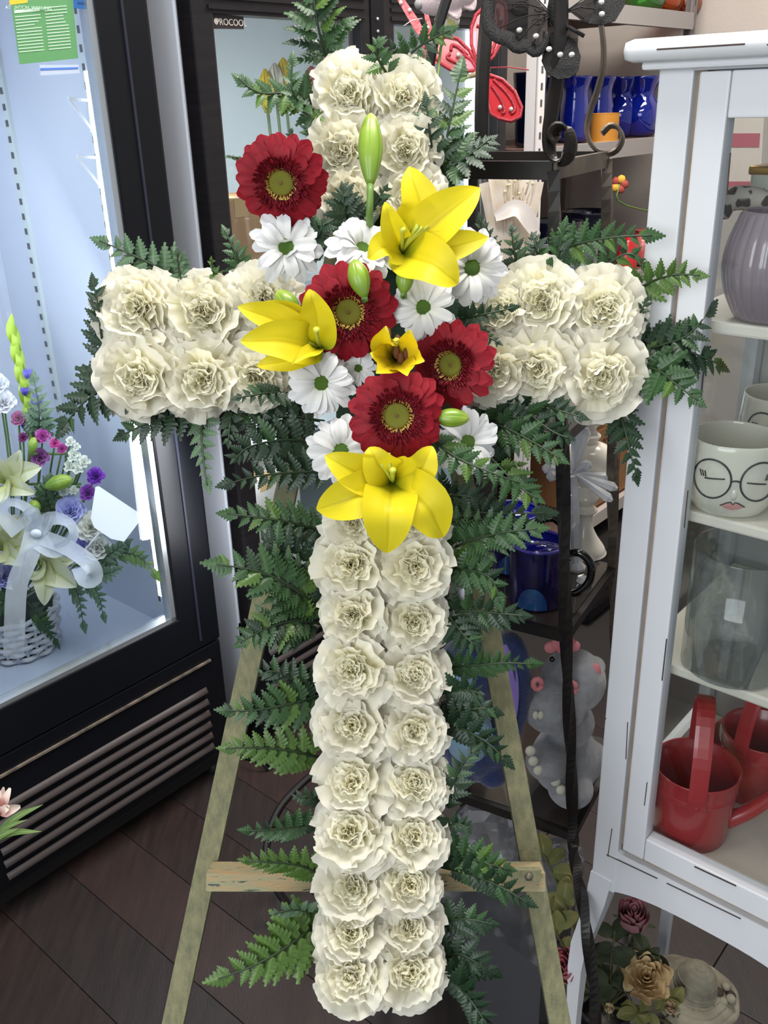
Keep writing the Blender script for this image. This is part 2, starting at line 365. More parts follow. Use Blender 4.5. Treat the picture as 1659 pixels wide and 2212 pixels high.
for i, (d0, d1) in enumerate(((L2, 1.782), (1.802, R2))):
    a = UV(); a.box(d0, d0+.053, FV, FV+.045, .38, 1.94, .005); a.box(d1-.04, d1, FV, FV+.045, .38, 1.94, .005); a.box(d0+.05, d1-.035, FV, FV+.045, 1.717, 1.94); a.box(d0+.05, d1-.035, FV, FV+.045, .38, .45)
    for z in (1.724, 1.742, 1.76, 1.80): a.box(d0+.04, d1-.03, FV-.004, FV+.01, z, z+.008)
    d = part('door', a, m_fr2, f2, False)
    part('glass_pane', UV().box(d0+.05, d1-.035, FV+.016, FV+.02, .44, 1.73), m_glass, d, False)
part('centre_mullion', UV().box(1.770, 1.815, FV-.003, FV+.04, .38, 1.94), m_dark_frame, f2, False)
for z in (1.700, 1.725): part('bolt', UV().ball((1.791, FV-.004, z), .004, 10), m_gasket, f2)
part('grille_panel', UV().box(L2, R2, FV+.004, FV+.05, .07, .375), m_dark_frame, f2, False)
for i in range(6):
    z = .29-i*.034; q = UV(); q.grid(lambda s, t, z=z: (1.8+s*.49, FV+.003-.008*t, z-.013*t), 10, 2); solid(part('louver_slat', q, m_slat, f2), .002)
part('rear_base', UV().box(L2+.02, R2-.02, FV+.06, 2.2, 0, .07), mat('kick_black', (10, 10, 12), .6), f2, False)
s_ = part('shelf_standard', UV().box(L2+.045, L2+.052, 1.70, 1.75, .45, 1.88), m_liner2, f2, False)
for zz in (1.155, .78): part('wire_shelf', UV().box(L2+.05, R2-.05, 1.66, 2.18, zz-.012, zz), mat('white_shelf', (215, 220, 220), .4), f2, False)
b = UV()
for k in range(30): b.box(L2+.0525, L2+.0535, 1.719, 1.731, 1.1+k*.025, 1.111+k*.025)
part('slot', b, mat('slot_shadow', (70, 74, 80), .6), s_, False, kind='stuff')
part('light_strip', UV().box(R2-.058, R2-.046, FV+.075, FV+.10, .5, 1.74), m_led, f2, False)
part('light_strip', UV().box(L2+.10, L2+.11, 2.17, 2.185, 1.60, 1.70), m_led, f2, False)
np_ = thing('name_plate', 'small dark name plate in the upper left corner of the display cooler glass', 'sign', P(1.35, FV, 1.70))
part('plate', quad_on(FV+.010, [(459, 28), (461, 62), (527, 63), (526, 36)], .003), mat('plate_dark', (52, 45, 46), .35), np_, False)
M_ = frame(onv(501, 49, FV+.0085), E1, V(0, 0, 1), -E2); M_.col[3] = Vector((*onv(500, 49, FV+.0085), 1))
text('lettering', 'PROCOOL', .0165, M_, mat('plate_print', (205, 198, 190), .4), np_)
part('emblem', UV().ball(tuple(UVF.inverted() @ Vector(tuple(onv(467, 46, FV+.0095)))), .006, 10, (1, .15, 1)), mat('plate_print', (205, 198, 190), .4), np_)

def carton(name, label, u0, u1, v0, v1, z0, z1, m, cat='box'):
    t = thing(name, label, cat, P((u0+u1)/2, v0, z0)); part('carton_body', UV().box(u0, u1, v0, v1, z0, z1, .003), m, t, False)
    part('tape', UV().box((u0+u1)/2-.02, (u0+u1)/2+.02, v0-.0006, v1, z1-.04, z1+.0006), mat('parcel_tape', (196, 160, 112), .3), t, False); return t
m_card = mat('cardboard', (176, 134, 92), .8, noise=(12, (168, 126, 86)))
carton('cardboard_box', 'tan cardboard box inside the display cooler, behind the upper left flowers', 1.32, 1.56, 1.66, 1.80, 1.155, 1.365, m_card)
wb = carton('white_carton', 'white printed carton low inside the display cooler, left of the cross stem', 1.325, 1.56, 1.66, 1.80, .40, .70, mat('white_card', (205, 200, 192), .7))
text('print', 'here', .035, UVF @ Matrix.Translation((1.352, 1.6590, .62)) @ Matrix.Rotation(pi/2, 4, 'X') @ Matrix.Rotation(-pi/2, 4, 'Z'), mat('grey_print', (120, 116, 112), .7), wb)
# tulips standing in a tub behind the glass of the display cooler
m_tst = mat('tulip_leaf', (122, 148, 104), .5, transl=.3); m_tub = clear('tub_plastic', (215, 225, 220), .12, .1, .35, (190, 205, 190))
def tulip(px, py, col, label, h):
    m = mat('tulip_%d_%d_%d' % col, col, .5, ramp=[(0, (150, 165, 80)), (.3, col), (1, col)], transl=.25)
    tip = onv(px, py, 1.86); b0 = V(tip[0], tip[1], 1.165)
    t = thing('tulip', label, 'flower', b0, 'tulips in the display cooler')
    h *= 1.35; base = tip-V(0, 0, h); part('stem', MB().tube(rail([b0, (b0+base)/2+E1*.01, base], 8), .004, 6), m_tst, t)
    for k in range(6):
        an = k*pi/3; dv = E1*cos(an)+E2*sin(an)
        q = MB().strap([base, base+dv*.018+V(0, 0, h*.35), base+dv*(.017 if k % 2 else .012)+V(0, 0, h*.75), tip+dv*.003], lambda w: .0165*sin(pi*min(1, .1+.88*w)**.8), -dv, .35, 4, 8); part('petal', q, m, t)
    for k in (-1, 1):
        dv = E1*k*.6-E2*.4; part('leaf', MB().strap([b0+V(0, 0, .02), b0+dv*.02+V(0, 0, .12), b0+dv*.035+V(0, 0, .22)], lambda w: .016*sin(pi*(.15+.83*w)), -dv, .3, 4, 8), m_tst, t)
tulip(572, 148, (226, 200, 40), 'yellow tulip in the cooler, the one left of the white tulip', .075)
tulip(592, 135, (216, 214, 196), 'white tulip between the two yellow tulips in the cooler', .06)
tulip(611, 124, (232, 205, 44), 'yellow tulip in the cooler, the one right of the white tulip', .06)
tulip(703, 92, (214, 92, 112), 'pink tulip behind the tall fern at the top of the cross', .05)
tulip(672, 142, (212, 98, 110), 'pink tulip low behind the fern left of the top carnations', .04)
tulip(675, 165, (230, 205, 60), 'yellow tulip half hidden beside the pink tulip by the top carnations', .04)
tb = thing('tulip_tub', 'cloudy plastic tub holding the tulips in the display cooler', 'bucket', P(1.66, 1.88, 1.155))
part('tub_wall', MB(UVF).lathe([(.0, 0), (.085, 0), (.10, .17), (.104, .17), (.088, .002)], 28, (1.60, 1.90, 1.157)), m_tub, tb)

# ------------------------------------------------------------------ wooden easel
m_wood = mat('green_treated_pine', (134, 131, 98), .8, noise=(10, (104, 104, 80)), bump=(50, .5), stretch=(14, 14, 1.2))
m_wood2 = mat('streaked_pine', (140, 142, 112), .7, noise=(14, (168, 138, 98)), bump=(50, .4), chips=(30, (66, 78, 66), .62), stretch=(2, 12, 12))
def foot(px0, py0, z0, px1, py1, z1):                    # carry a rail on down to the floor
    a, b = W(px0, py0, z0), W(px1, py1, z1); t = (0-a[2])/(b[2]-a[2]); return a+(b-a)*t
ez = thing('wooden_easel', 'tall easel of greenish treated pine holding up the flower cross', 'easel', V(0, .62, 0))
aL0 = W(806, 180, 1.085); fL = foot(590, 1400, 1.085, 412, 2160, 1.085)
part('leg', MB().bar(aL0, fL, .0245, .019, -FW), m_wood, ez, False)
aR0 = W(846, 180, 1.085); fR = foot(1058, 1400, 1.085, 1196, 2160, 1.085)
part('leg', MB().bar(aR0, fR, .0245, .019, -FW), m_wood, ez, False)
ap = W(826, 230, 1.105); fB = V(-.16, 1.36, 0)
part('rear_leg', MB().bar(ap, fB, .022, .018, X0), m_wood, ez, False)
part('tray_bar', MB().bar(W(452, 1893, 1.055), W(1172, 1893, 1.055), .020, .036, FW), m_wood2, ez, False)
part('tray_lip', MB().bar(W(1085, 1888, 1.035), W(1168, 1888, 1.035), .012, .010, FW), m_wood, ez, False)
part('bolt', MB().ball(W(1142, 1893, 1.03), .005, 8), mat('dull_bolt', (120, 115, 100), .5, metal=.6), ez)
part('peg', MB().bar(W(760, 1880, 1.06), W(760, 1880, 1.0), .012, .012), m_wood, ez, False)
part('peg', MB().bar(W(900, 1880, 1.06), W(900, 1880, 1.0), .012, .012), m_wood, ez, False)
# ------------------------------------------------------------------ foam cross that carries the flowers
CF = frame(W(CX, CY, 1.015), RT, UP, -FW)                # cross plane, its own x / y / outward
K = .0005075
def cx(px): return (px-CX)*K
def cy(py): return -(py-CY)*K
m_foam = mat('wet_green_foam', (22, 48, 30), .95, bump=(300, .6), noise=(60, (16, 36, 24)))
fc = thing('foam_cross', 'dark green foam cross under the carnations, resting on the easel', 'floral foam', W(CX, CY, 1.04))
a = MB(CF); a.box(cx(725), cx(925), cy(2100), cy(190), -.05, -.005, .006); part('upright', a, m_foam, fc, False)
a = MB(CF); a.box(cx(270), cx(1335), cy(835), cy(640), -.05, -.0055, .006); part('crossbar', a, m_foam, fc, False)

# ------------------------------------------------------------------ carnations
CREAM = [(0, (240, 234, 178)), (.4, (246, 241, 204)), (.8, (248, 245, 226)), (1, (250, 248, 236))]
m_car_o = mat('carnation_outer_petal', (240, 238, 225), .6, ramp=[(0, (232, 228, 180)), (.4, (238, 233, 204)), (1, (238, 235, 222))], transl=.34, stripe=((234, 232, 222), 7, .3), spec=.25)
m_car_i = mat('carnation_inner_petal', (238, 232, 200), .6, ramp=CREAM, transl=.34, stripe=((232, 226, 190), 6, .3), spec=.25)
m_calyx = mat('pale_green_calyx', (110, 140, 90), .5)
def carn_petal(seed, Wd, ruff, freq, curl, nu=14, nv=7):
    r = np.random.RandomState(seed); p1, p2, p3 = r.rand(3)*6.28; teeth = [r.rand() for _ in range(nu+1)]
    def fn(s, t):
        i = int(round((s+1)/2*nu)); w = Wd*(.16+.84*t**.62)
        L = t*(1-.16*s*s*t) + (teeth[i]-.5)*.055*t**6
        z = ruff*t**1.6*(sin(freq*s+p1)+.5*sin(freq*1.9*s+p2+2*t))*(.35+.65*abs(s)) + curl*t*t - .10*curl*t**4 + .05*sin(5*t+p3)*s
        return (s*w*(1-.12*abs(ruff)*t), L, z)
    return MB().grid(fn, nu, nv)
outer_me = [carn_petal(10+k, .52+.06*(k % 3), .065+.025*(k % 3), 3.6+.8*(k % 4), (-.12, .02, -.06, .06)[k % 4]).data('petal', m_car_o) for k in range(8)]
mid_me = [carn_petal(60+k, .50+.06*(k % 3), .085+.03*(k % 3), 3.8+.8*(k % 4), (.06, .16, -.02, .2)[k % 4]).data('petal', m_car_i if k % 2 else m_car_o) for k in range(8)]
inner_me = [carn_petal(40+k, .46+.06*(k % 3), .12+.03*(k % 3), 4.2+.9*(k % 4), (.10, .26, .0, .34)[k % 4]).data('petal', m_car_i) for k in range(10)]
calyx_me = MB().lathe([(0, -.95), (.10, -.95), (.13, -.6), (.17, -.25), (.14, -.05)], 10).data('calyx', m_calyx)
def carnation(px, py, dia, label, zc=.978, tilt=(0, 0), sd=0):
    r = np.random.RandomState(1000+sd); c = W(px, py, zc)
    n = nz(-ray(px, py) + RT*tilt[0] + UP*tilt[1]); R_ = dia*.5*zc/FOC*1.0
    t = thing('carnation', label, 'flower', c, 'cream carnations on the cross'); t.matrix_world = frame_z(c, n, UP, r.rand()*6.28) @ Matrix.Scale(R_, 4)
    o = link('calyx', calyx_me, t)
    #       count, elevation, length, base radius, base height, meshes
    for li, (cnt, el, ln, rad, hh, ms) in enumerate(((7, -2, 1.03, .05, -.14, outer_me), (7, 10, .98, .05, -.08, outer_me), (7, 21, .93, .05, -.04, outer_me), (6, 33, .86, .05, .0, mid_me), (6, 46, .78, .05, .03, mid_me), (6, 59, .70, .06, .05, inner_me), (5, 70, .64, .07, .06, inner_me), (5, 80, .58, .10, .06, inner_me), (6, 26, .46, .03, .36, inner_me), (6, 44, .40, .03, .40, mid_me), (5, 60, .34, .03, .44, inner_me), (4, 74, .28, .02, .46, inner_me))):
        a0 = r.rand()*6.28
        for k in range(cnt):
            an = a0+2*pi*(k+(r.rand()-.5)*.5)/cnt; e = radians(el+(r.rand()-.5)*16); s = ln*(.84+.28*r.rand())
            o = link('petal', ms[r.randint(len(ms))], t)
            o.matrix_local = Matrix.Translation((cos(an)*rad, sin(an)*rad, hh)) @ Matrix.Rotation(an-pi/2, 4, 'Z') @ Matrix.Rotation(e, 4, 'X') @ Matrix.Rotation((r.rand()-.5)*.7, 4, 'Y') @ Matrix.Diagonal((s*(.9+.25*r.rand()), s, s, 1))
    return t
CARN = [(757, 205, 150, 'cream carnation topmost in the left column of the cross', (-.1, .15)),
 (868, 214, 155, 'cream carnation topmost in the right column of the cross', (.12, .12)),
 (742, 322, 150, 'cream carnation just left of the tall lily bud', (-.12, 0)),
 (872, 322, 140, 'cream carnation just right of the tall lily bud', (.12, 0)),
 (752, 425, 130, 'cream carnation half hidden behind the small fern above the daisies', (0, 0)),
 (888, 425, 130, 'cream carnation half hidden behind the top yellow lily', (0, 0)),
 (304, 668, 178, 'cream carnation at the far left end of the cross, upper row', (-.25, .1)),
 (440, 676, 166, 'cream carnation second from the left end of the cross, upper row', (0, .12)),
 (572, 652, 150, 'cream carnation third from the left end, above the left lily', (0, .15)),
 (308, 810, 176, 'cream carnation at the far left end of the cross, lower row', (-.25, -.15)),
 (436, 815, 170, 'cream carnation second from the left end of the cross, lower row', (0, -.12)),
 (548, 812, 150, 'cream carnation third from the left end, below the left lily', (0, -.15)),
 (1078, 668, 140, 'cream carnation right of the small fern tip, upper row of right arm', (0, .1)),
 (1168, 655, 168, 'cream carnation second from the right end of the cross, upper row', (0, .15)),
 (1300, 675, 176, 'cream carnation at the far right end of the cross, upper row', (.2, .12)),
 (1072, 800, 140, 'cream carnation right of the rightmost red gerbera', (0, -.1)),
 (1158, 792, 170, 'cream carnation second from the right end of the cross, lower row', (0, -.15)),
 (1292, 808, 178, 'cream carnation at the far right end of the cross, lower row', (.2, -.15))]
for k, (yl, yr, dl, dr) in enumerate(((1128, 1120, 130, 130), (1220, 1222, 158, 150), (1328, 1345, 140, 138), (1448, 1460, 156, 140), (1565, 1580, 158, 128), (1690, 1692, 156, 146), (1795, 1806, 164, 142), (1915, 1910, 150, 140), (2012, 2000, 146, 140), (2100, 2092, 160, 158))):
    od = ('first', 'second', 'third', 'fourth', 'fifth', 'sixth', 'seventh', 'eighth', 'ninth', 'lowest')[k]
    pre = od if od == 'lowest' else od+' from top'
    CARN.append(((768, 764, 764, 764, 766, 766, 762, 766, 764, 762)[k], yl, dl, 'cream carnation in left column of the cross stem, %s' % pre, (-.15, -.25 if k == 9 else 0)))
    CARN.append(((902, 893, 893, 893, 893, 890, 890, 880, 880, 880)[k], yr, dr, 'cream carnation in right column of the cross stem, %s' % pre, (.15, -.25 if k == 9 else 0)))
for i, (px, py, d, lb, tl) in enumerate(CARN): carnation(px, py, d*1.10, lb, .978 + (i % 3)*.004, tl, i)

# ------------------------------------------------------------------ gerberas
m_ger = mat('gerbera_red_petal', (138, 8, 26), .6, ramp=[(0, (90, 4, 20)), (.5, (134, 8, 28)), (1, (150, 13, 34))], stripe=((112, 4, 22), 2, .3), transl=.15, spec=.3)
m_gring = mat('gerbera_dark_floret', (92, 8, 26), .6, ramp=[(0, (70, 6, 20)), (.7, (120, 12, 30)), (1, (150, 22, 40))])
m_gst = mat('gerbera_yellow_floret', (214, 186, 84), .6, ramp=[(0, (120, 40, 30)), (.4, (200, 150, 66)), (1, (236, 216, 120))])
m_geye = mat('gerbera_eye', (168, 168, 62), .7, noise=(90, (140, 138, 44)), bump=(500, .8))
m_gcen = mat('gerbera_eye_centre', (104, 84, 40), .8)
def ger_petal(seed):
    r = np.random.RandomState(seed); dr = -.05-.14*r.rand(); p = r.rand()*6
    def fn(s, t):
        w = .142*(.42+.58*sin(pi*min(.62, .08+.56*t)))*(1 if t < .84 else sqrt(max(.06, 1-((t-.84)/.165)**2)))
        return (s*w, t, .06*sin(pi*t*.9)+dr*t*t - .025*(1-s*s)*.6 + .012*sin(4*t+p)*s + .014*cos(3*pi*s)*.4)
    return MB().grid(fn, 6, 9)
ger_me = [ger_petal(k).data('petal', m_ger) for k in range(6)]
fl_mb = MB()
for k in range(300):
    r0 = .27+.22*RNG.rand(); an = RNG.rand()*6.28; p = V(cos(an)*r0, sin(an)*r0, .07); q = V(cos(an)*(r0+.10), sin(an)*(r0+.10), .15+.07*RNG.rand()); s = V(-sin(an), cos(an), 0)*.020
    fl_mb._push([p-s, p+s, q+s*.8, q+V(cos(an), sin(an), -.2)*.03, q-s*.8], [(0, 1, 2, 3, 4)], [(0, 0), (1, 0), (1, .9), (.5, 1), (0, .9)])
ring_me = fl_mb.data('dark_floret_ring', m_gring, False)
st_mb = MB()
for k in range(170):
    r0 = .235+.07*RNG.rand(); an = RNG.rand()*6.28; p = V(cos(an)*r0, sin(an)*r0, .07); q = V(cos(an)*(r0+.035), sin(an)*(r0+.035), .14+.05*RNG.rand()); s = V(-sin(an), cos(an), 0)*.008
    st_mb._push([p-s, p+s, q+s, q-s], [(0, 1, 2, 3)], [(0, 0), (1, 0), (1, 1), (0, 1)])
stam_me = st_mb.data('yellow_floret_ring', m_gst, False)
eye_me = MB().lathe([(.26, .03), (.255, .095), (.20, .115), (.13, .11), (.07, .09), (0, .07)], 24).data('eye', m_geye)
cen_me = MB().lathe([(.055, .075), (.04, .088), (0, .092)], 14).data('eye_centre', m_gcen)
m_gstem = mat('green_flower_stem', (96, 128, 56), .5)
def flower_root(name, label, px, py, rad, n, zc, group, spin=0):
    c = W(px, py, zc); t = thing(name, label, 'flower', c, group); t.matrix_world = frame_z(c, n, UP, spin) @ Matrix.Scale(rad*zc/FOC, 4); return t
stem_me = MB().tube([(0, 0, -.02), (0, .0, -.6), (.05, -.05, -1.5)], .05, 8).data('stem', m_gstem)
def gerbera(px, py, rad, tilt, label, zc, sd):
    r = np.random.RandomState(sd); n = nz(-ray(px, py)+RT*tilt[0]+UP*tilt[1])
    t = flower_root('gerbera', label, px, py, rad, n, zc, 'red gerberas on the cross', r.rand()*6)
    for cnt, ln, hh, el, b0 in ((17, 1.0, -.04, 1, .16), (15, .93, .0, 6, .16), (9, .74, .03, 12, .2)):
        a0 = r.rand()*6
        for k in range(cnt):
            an = a0+2*pi*(k+(r.rand()-.5)*.45)/cnt; s = (ln-b0)*(.94+.1*r.rand())
            o = link('petal', ger_me[r.randint(6)], t)
            o.matrix_local = Matrix.Translation((cos(an)*b0, sin(an)*b0, hh)) @ Matrix.Rotation(an-pi/2, 4, 'Z') @ Matrix.Rotation(radians(el+(r.rand()-.5)*10), 4, 'X') @ Matrix.Rotation((r.rand()-.5)*.35, 4, 'Y') @ Matrix.Diagonal((1.05+.2*r.rand(), s, 1, 1))
    for nm, me in (('dark_floret_ring', ring_me), ('yellow_floret_ring', stam_me)):
        o = link(nm, me, t); o['kind'] = 'stuff'
    link('eye', eye_me, t); link('eye_centre', cen_me, t); link('stem', stem_me, t)
gerbera(608, 394, 103, (-.12, -.28), 'dark red gerbera at upper left, above the leftmost daisy', .90, 3)
gerbera(752, 674, 108, (.05, -.1), 'dark red gerbera with two petals gone, right of the left yellow lily', .90, 4)
gerbera(975, 788, 98, (-.38, -.1), 'dark red gerbera facing left, before the right arm carnations', .915, 5)
gerbera(857, 898, 108, (.05, -.08), 'dark red gerbera lowest of the four, above the bottom yellow lily', .885, 6)

# ------------------------------------------------------------------ daisies
m_dai = mat('daisy_petal', (240, 240, 240), .55, ramp=[(0, (214, 224, 170)), (.2, (226, 226, 222)), (1, (232, 232, 234))], stripe=((222, 224, 226), 2.5, .4), transl=.2, spec=.3)
m_deye = mat('daisy_green_eye', (84, 128, 34), .7, noise=(80, (104, 146, 44)), bump=(400, .9))
def dai_petal(seed):
    r = np.random.RandomState(70+seed); dr = -.06-.16*r.rand(); up = .05+.1*r.rand()
    def fn(s, t):
        w = .140*(.42+.58*sin(pi*min(1, t*.62+.06)))*(1 if t < .82 else sqrt(max(.03, 1-((t-.82)/.185)**2)))
        return (s*w, t, up*sin(pi*t)+dr*t*t+.035*s*s-.012*cos(2*pi*s))
    return MB().grid(fn, 6, 9)
dai_me = [dai_petal(k).data('petal', m_dai) for k in range(6)]
deye_me = MB().lathe([(.25, -.03), (.245, .06), (.20, .12), (.11, .15), (0, .16)], 22).data('eye', m_deye)
def daisy(px, py, rad, tilt, label, zc, sd, layers=((13, 1.0, 0, 4), (12, .9, .03, 14)), skip=()):
    r = np.random.RandomState(sd); n = nz(-ray(px, py)+RT*tilt[0]+UP*tilt[1])
    t = flower_root('daisy', label, px, py, rad, n, zc, 'white daisies on the cross')
    for cnt, ln, hh, el in layers:
        a0 = r.rand()*6
        for k in range(cnt):
            an = (a0+2*pi*(k+(r.rand()-.5)*.5)/cnt) % (2*pi)
            if any(lo <= math.degrees(an) <= hi for lo, hi in skip): continue
            s = (ln-.13)*(.88+.18*r.rand()); o = link('petal', dai_me[r.randint(6)], t)
            o.matrix_local = Matrix.Translation((cos(an)*.13, sin(an)*.13, hh)) @ Matrix.Rotation(an-pi/2, 4, 'Z') @ Matrix.Rotation(radians(el+(r.rand()-.5)*14), 4, 'X') @ Matrix.Rotation((r.rand()-.5)*.6, 4, 'Y') @ Matrix.Diagonal((1.1+.35*r.rand(), s, 1, 1))
    link('eye', deye_me, t); link('stem', stem_me, t)
daisy(618, 534, 80, (.05, .1), 'white daisy under the upper left gerbera, one petal folded over its eye', .925, 11, ((12, 1.0, 0, 4), (9, .85, .03, 18), (2, .55, .08, 150)))
daisy(782, 540, 84, (.05, .75), 'white daisy tilted upward, left of the top yellow lily', .925, 12, ((13, 1.0, 0, 4), (12, .95, .03, 16), (9, .75, .06, 40)))
daisy(1018, 578, 82, (.25, -.05), 'white daisy right of the top yellow lily', .935, 13)
daisy(914, 664, 74, (0, .1), 'white daisy with clear green eye, above the rightmost gerbera', .915, 14)
daisy(694, 828, 76, (0, 0), 'white daisy below the left yellow lily', .915, 15)
daisy(774, 796, 42, (-.1, .1), 'small white daisy left of the half-open lily', .93, 16, ((11, 1.0, 0, 4), (9, .85, .04, 16)))
daisy(737, 974, 78, (0, 0), 'white daisy left of the lowest gerbera, above the bottom lily', .925, 17)
daisy(1008, 955, 76, (.35, 0), 'white daisy beside the lying lily bud, right of the lowest gerbera', .94, 18)

# ------------------------------------------------------------------ lilies, each petal bent to its own tip
m_lily = mat('yellow_lily_petal', (222, 206, 30), .5, ramp=[(0, (124, 148, 28)), (.18, (184, 186, 30)), (.42, (222, 206, 30)), (1, (230, 214, 40))], across=((208, 190, 20), .06), transl=.3, spec=.3)
m_lilyb = mat('yellow_lily_inside', (150, 130, 20), .5, ramp=[(0, (66, 44, 10)), (.35, (150, 128, 16)), (.8, (226, 198, 20)), (1, (240, 214, 30))], transl=.2)
m_stam = mat('lily_stamen', (190, 196, 70), .5); m_anth = mat('brown_anther', (92, 52, 22), .8)
m_bud = mat('green_lily_bud', (124, 152, 44), .4, ramp=[(0, (104, 138, 44)), (.6, (134, 162, 48)), (1, (170, 184, 70))], noise=(60, (112, 144, 40)), coat=.2)
def lw(wm): return lambda t: wm*(.24*(1-t)**1.2 + 2.75*t**.80*(1-t)**.80) if t < 1 else wm*.04
def lily(label, thr, zt, petals, m=m_lily, stamens=5, name='yellow_lily', group='yellow lilies on the cross', ms=None, into=1.05, sdir=None):
    c = W(thr[0], thr[1], zt); t = thing(name, label, 'flower', c, group)
    for (mx, my, mh), (tx, ty, th), w in petals:            # px, px, metres towards the viewer from the throat
        p = [W(thr[0], thr[1], zt+.004), W(thr[0]*.62+mx*.38, thr[1]*.62+my*.38, zt-mh*.62), W(mx, my, zt-mh), W(mx*.35+tx*.65, my*.35+ty*.65, zt-(mh*.35+th*.65)-.004), W(tx, ty, zt-th)]
        part('petal', MB().strap(p, lw(w*.475*zt/FOC), -FW, .30, 10, 20, .06, .15, mx*.1), m, t)
    rr = np.random.RandomState(int(thr[0]))
    for k in range(stamens):
        d = (RT*(rr.rand()-.5)+UP*(rr.rand()-.3))*.9 if sdir is None else RT*sdir[0]+UP*sdir[1]+(RT*(rr.rand()-.5)+UP*(rr.rand()-.5))*.5
        q = [c, c-FW*.02+d*.012, c-FW*.032+d*.034]; o = part('stamen', MB().tube(rail(q, 6), [.0014]*5+[.0022], 6), m_stam, t)
        if ms: part('anther', MB().ball(q[-1], .0035, 8, (1, 1, 2)), ms, o)
    part('pistil', MB().tube(rail([c, c-FW*.03+UP*.006, c-FW*.042+UP*.01], 6), [.002]*5+[.0034], 7), m_stam, t)
    part('stem', MB().tube([c+FW*.001, c+FW*.03, W(thr[0]*.8+CX*.2, thr[1], into)], .003, 6), m_gstem, t); return t
lily('yellow lily wide open at the upper right of the centre', (868, 545), .905, [
  ((908, 450, .030), (884, 360, .030), 92), ((956, 468, .040), (1036, 406, .040), 104), ((965, 535, .034), (1054, 512, .022), 72),
  ((936, 570, .042), (990, 612, .034), 112), ((846, 490, .040), (832, 436, .052), 62), ((828, 532, .036), (794, 558, .036), 72)], sdir=(.6, .6))
lily('yellow lily wide open at the bottom of the centre, petal pointing down', (848, 1042), .90, [
  ((838, 1110, .048), (836, 1194, .030), 116), ((920, 1090, .040), (958, 1160, .020), 112), ((908, 1012, .034), (934, 964, .034), 86),
  ((818, 1005, .034), (798, 966, .034), 92), ((770, 1020, .036), (702, 984, .040), 92), ((765, 1074, .040), (684, 1100, .020), 100)], sdir=(-.3, .6))
lily('yellow lily facing left, with a brown spot on its middle petal', (690, 752), .905, [
  ((606, 735, .046), (520, 737, .052), 92), ((594, 690, .028), (514, 662, .036), 74), ((634, 690, .012), (570, 652, .020), 66), ((682, 680, .034), (668, 625, .045), 84),
  ((622, 778, .030), (555, 790, .03), 56), ((658, 764, .05), (630, 786, .06), 34)], stamens=2, sdir=(-.9, .1))
lily('half-open yellow lily with dark throat, above the lowest gerbera', (855, 775), .903, [
  ((826, 745, .04), (834, 704, .058), 62), ((878, 745, .04), (886, 712, .058), 70), ((892, 775, .04), (917, 780, .054), 64), ((874, 796, .045), (880, 812, .06), 70),
  ((830, 795, .045), (812, 806, .06), 62), ((816, 770, .045), (800, 762, .055), 60)], m_lilyb, 6, ms=m_anth)
def bud(px0, py0, px1, py1, wid, label, zc, dz=0.0, stem=None, m=m_bud, group='green lily buds on the cross', name='lily_bud', into=1.04):
    a, b = W(px0, py0, zc), W(px1, py1, zc-dz); L = np.linalg.norm(b-a); ax = nz(b-a); t = thing(name, label, 'flower bud', a, group)
    R_ = wid*.47*zc/FOC; M = frame_z(a, ax, -FW, .35)
    prof = [(R_*(.14+.95*sin(pi*min(1, max(0, (.04+.93*x)))**1.05)**.8), L*x) for x in np.linspace(0, 1, 16)]; prof[-1] = (0, L)
    part('bud', MB(M).lathe(prof, 60, wob=lambda an, z: 1-.075*max(0, cos(6*an))**10+.03*cos(3*an)), m, t)
    if stem: q = [a+ax*L*.02] + [W(*s) for s in stem]
    else: q = [a+ax*L*.03, a+FW*.012, W(px0*.9+CX*.1, py0, into)]
    part('stem', MB().tube(rail(q, 8), .0032 if stem is None else .0036, 8), m_gstem, t)
bud(800, 400, 801, 243, 52, 'tall green lily bud upright before the upper carnations', .90, .0, [(799, 440, .90), (798, 480, .915), (800, 530, .99)])
bud(788, 642, 764, 560, 46, 'green lily bud between the daisies, over the centre gerbera', .88)
bud(872, 634, 878, 573, 38, 'small green lily bud over the daisy with clear eye', .885)
bud(644, 686, 598, 628, 46, 'green lily bud behind the left yellow lily', .925)
bud(936, 902, 1014, 904, 40, 'green lily bud lying sideways, right of the lowest gerbera', .90)

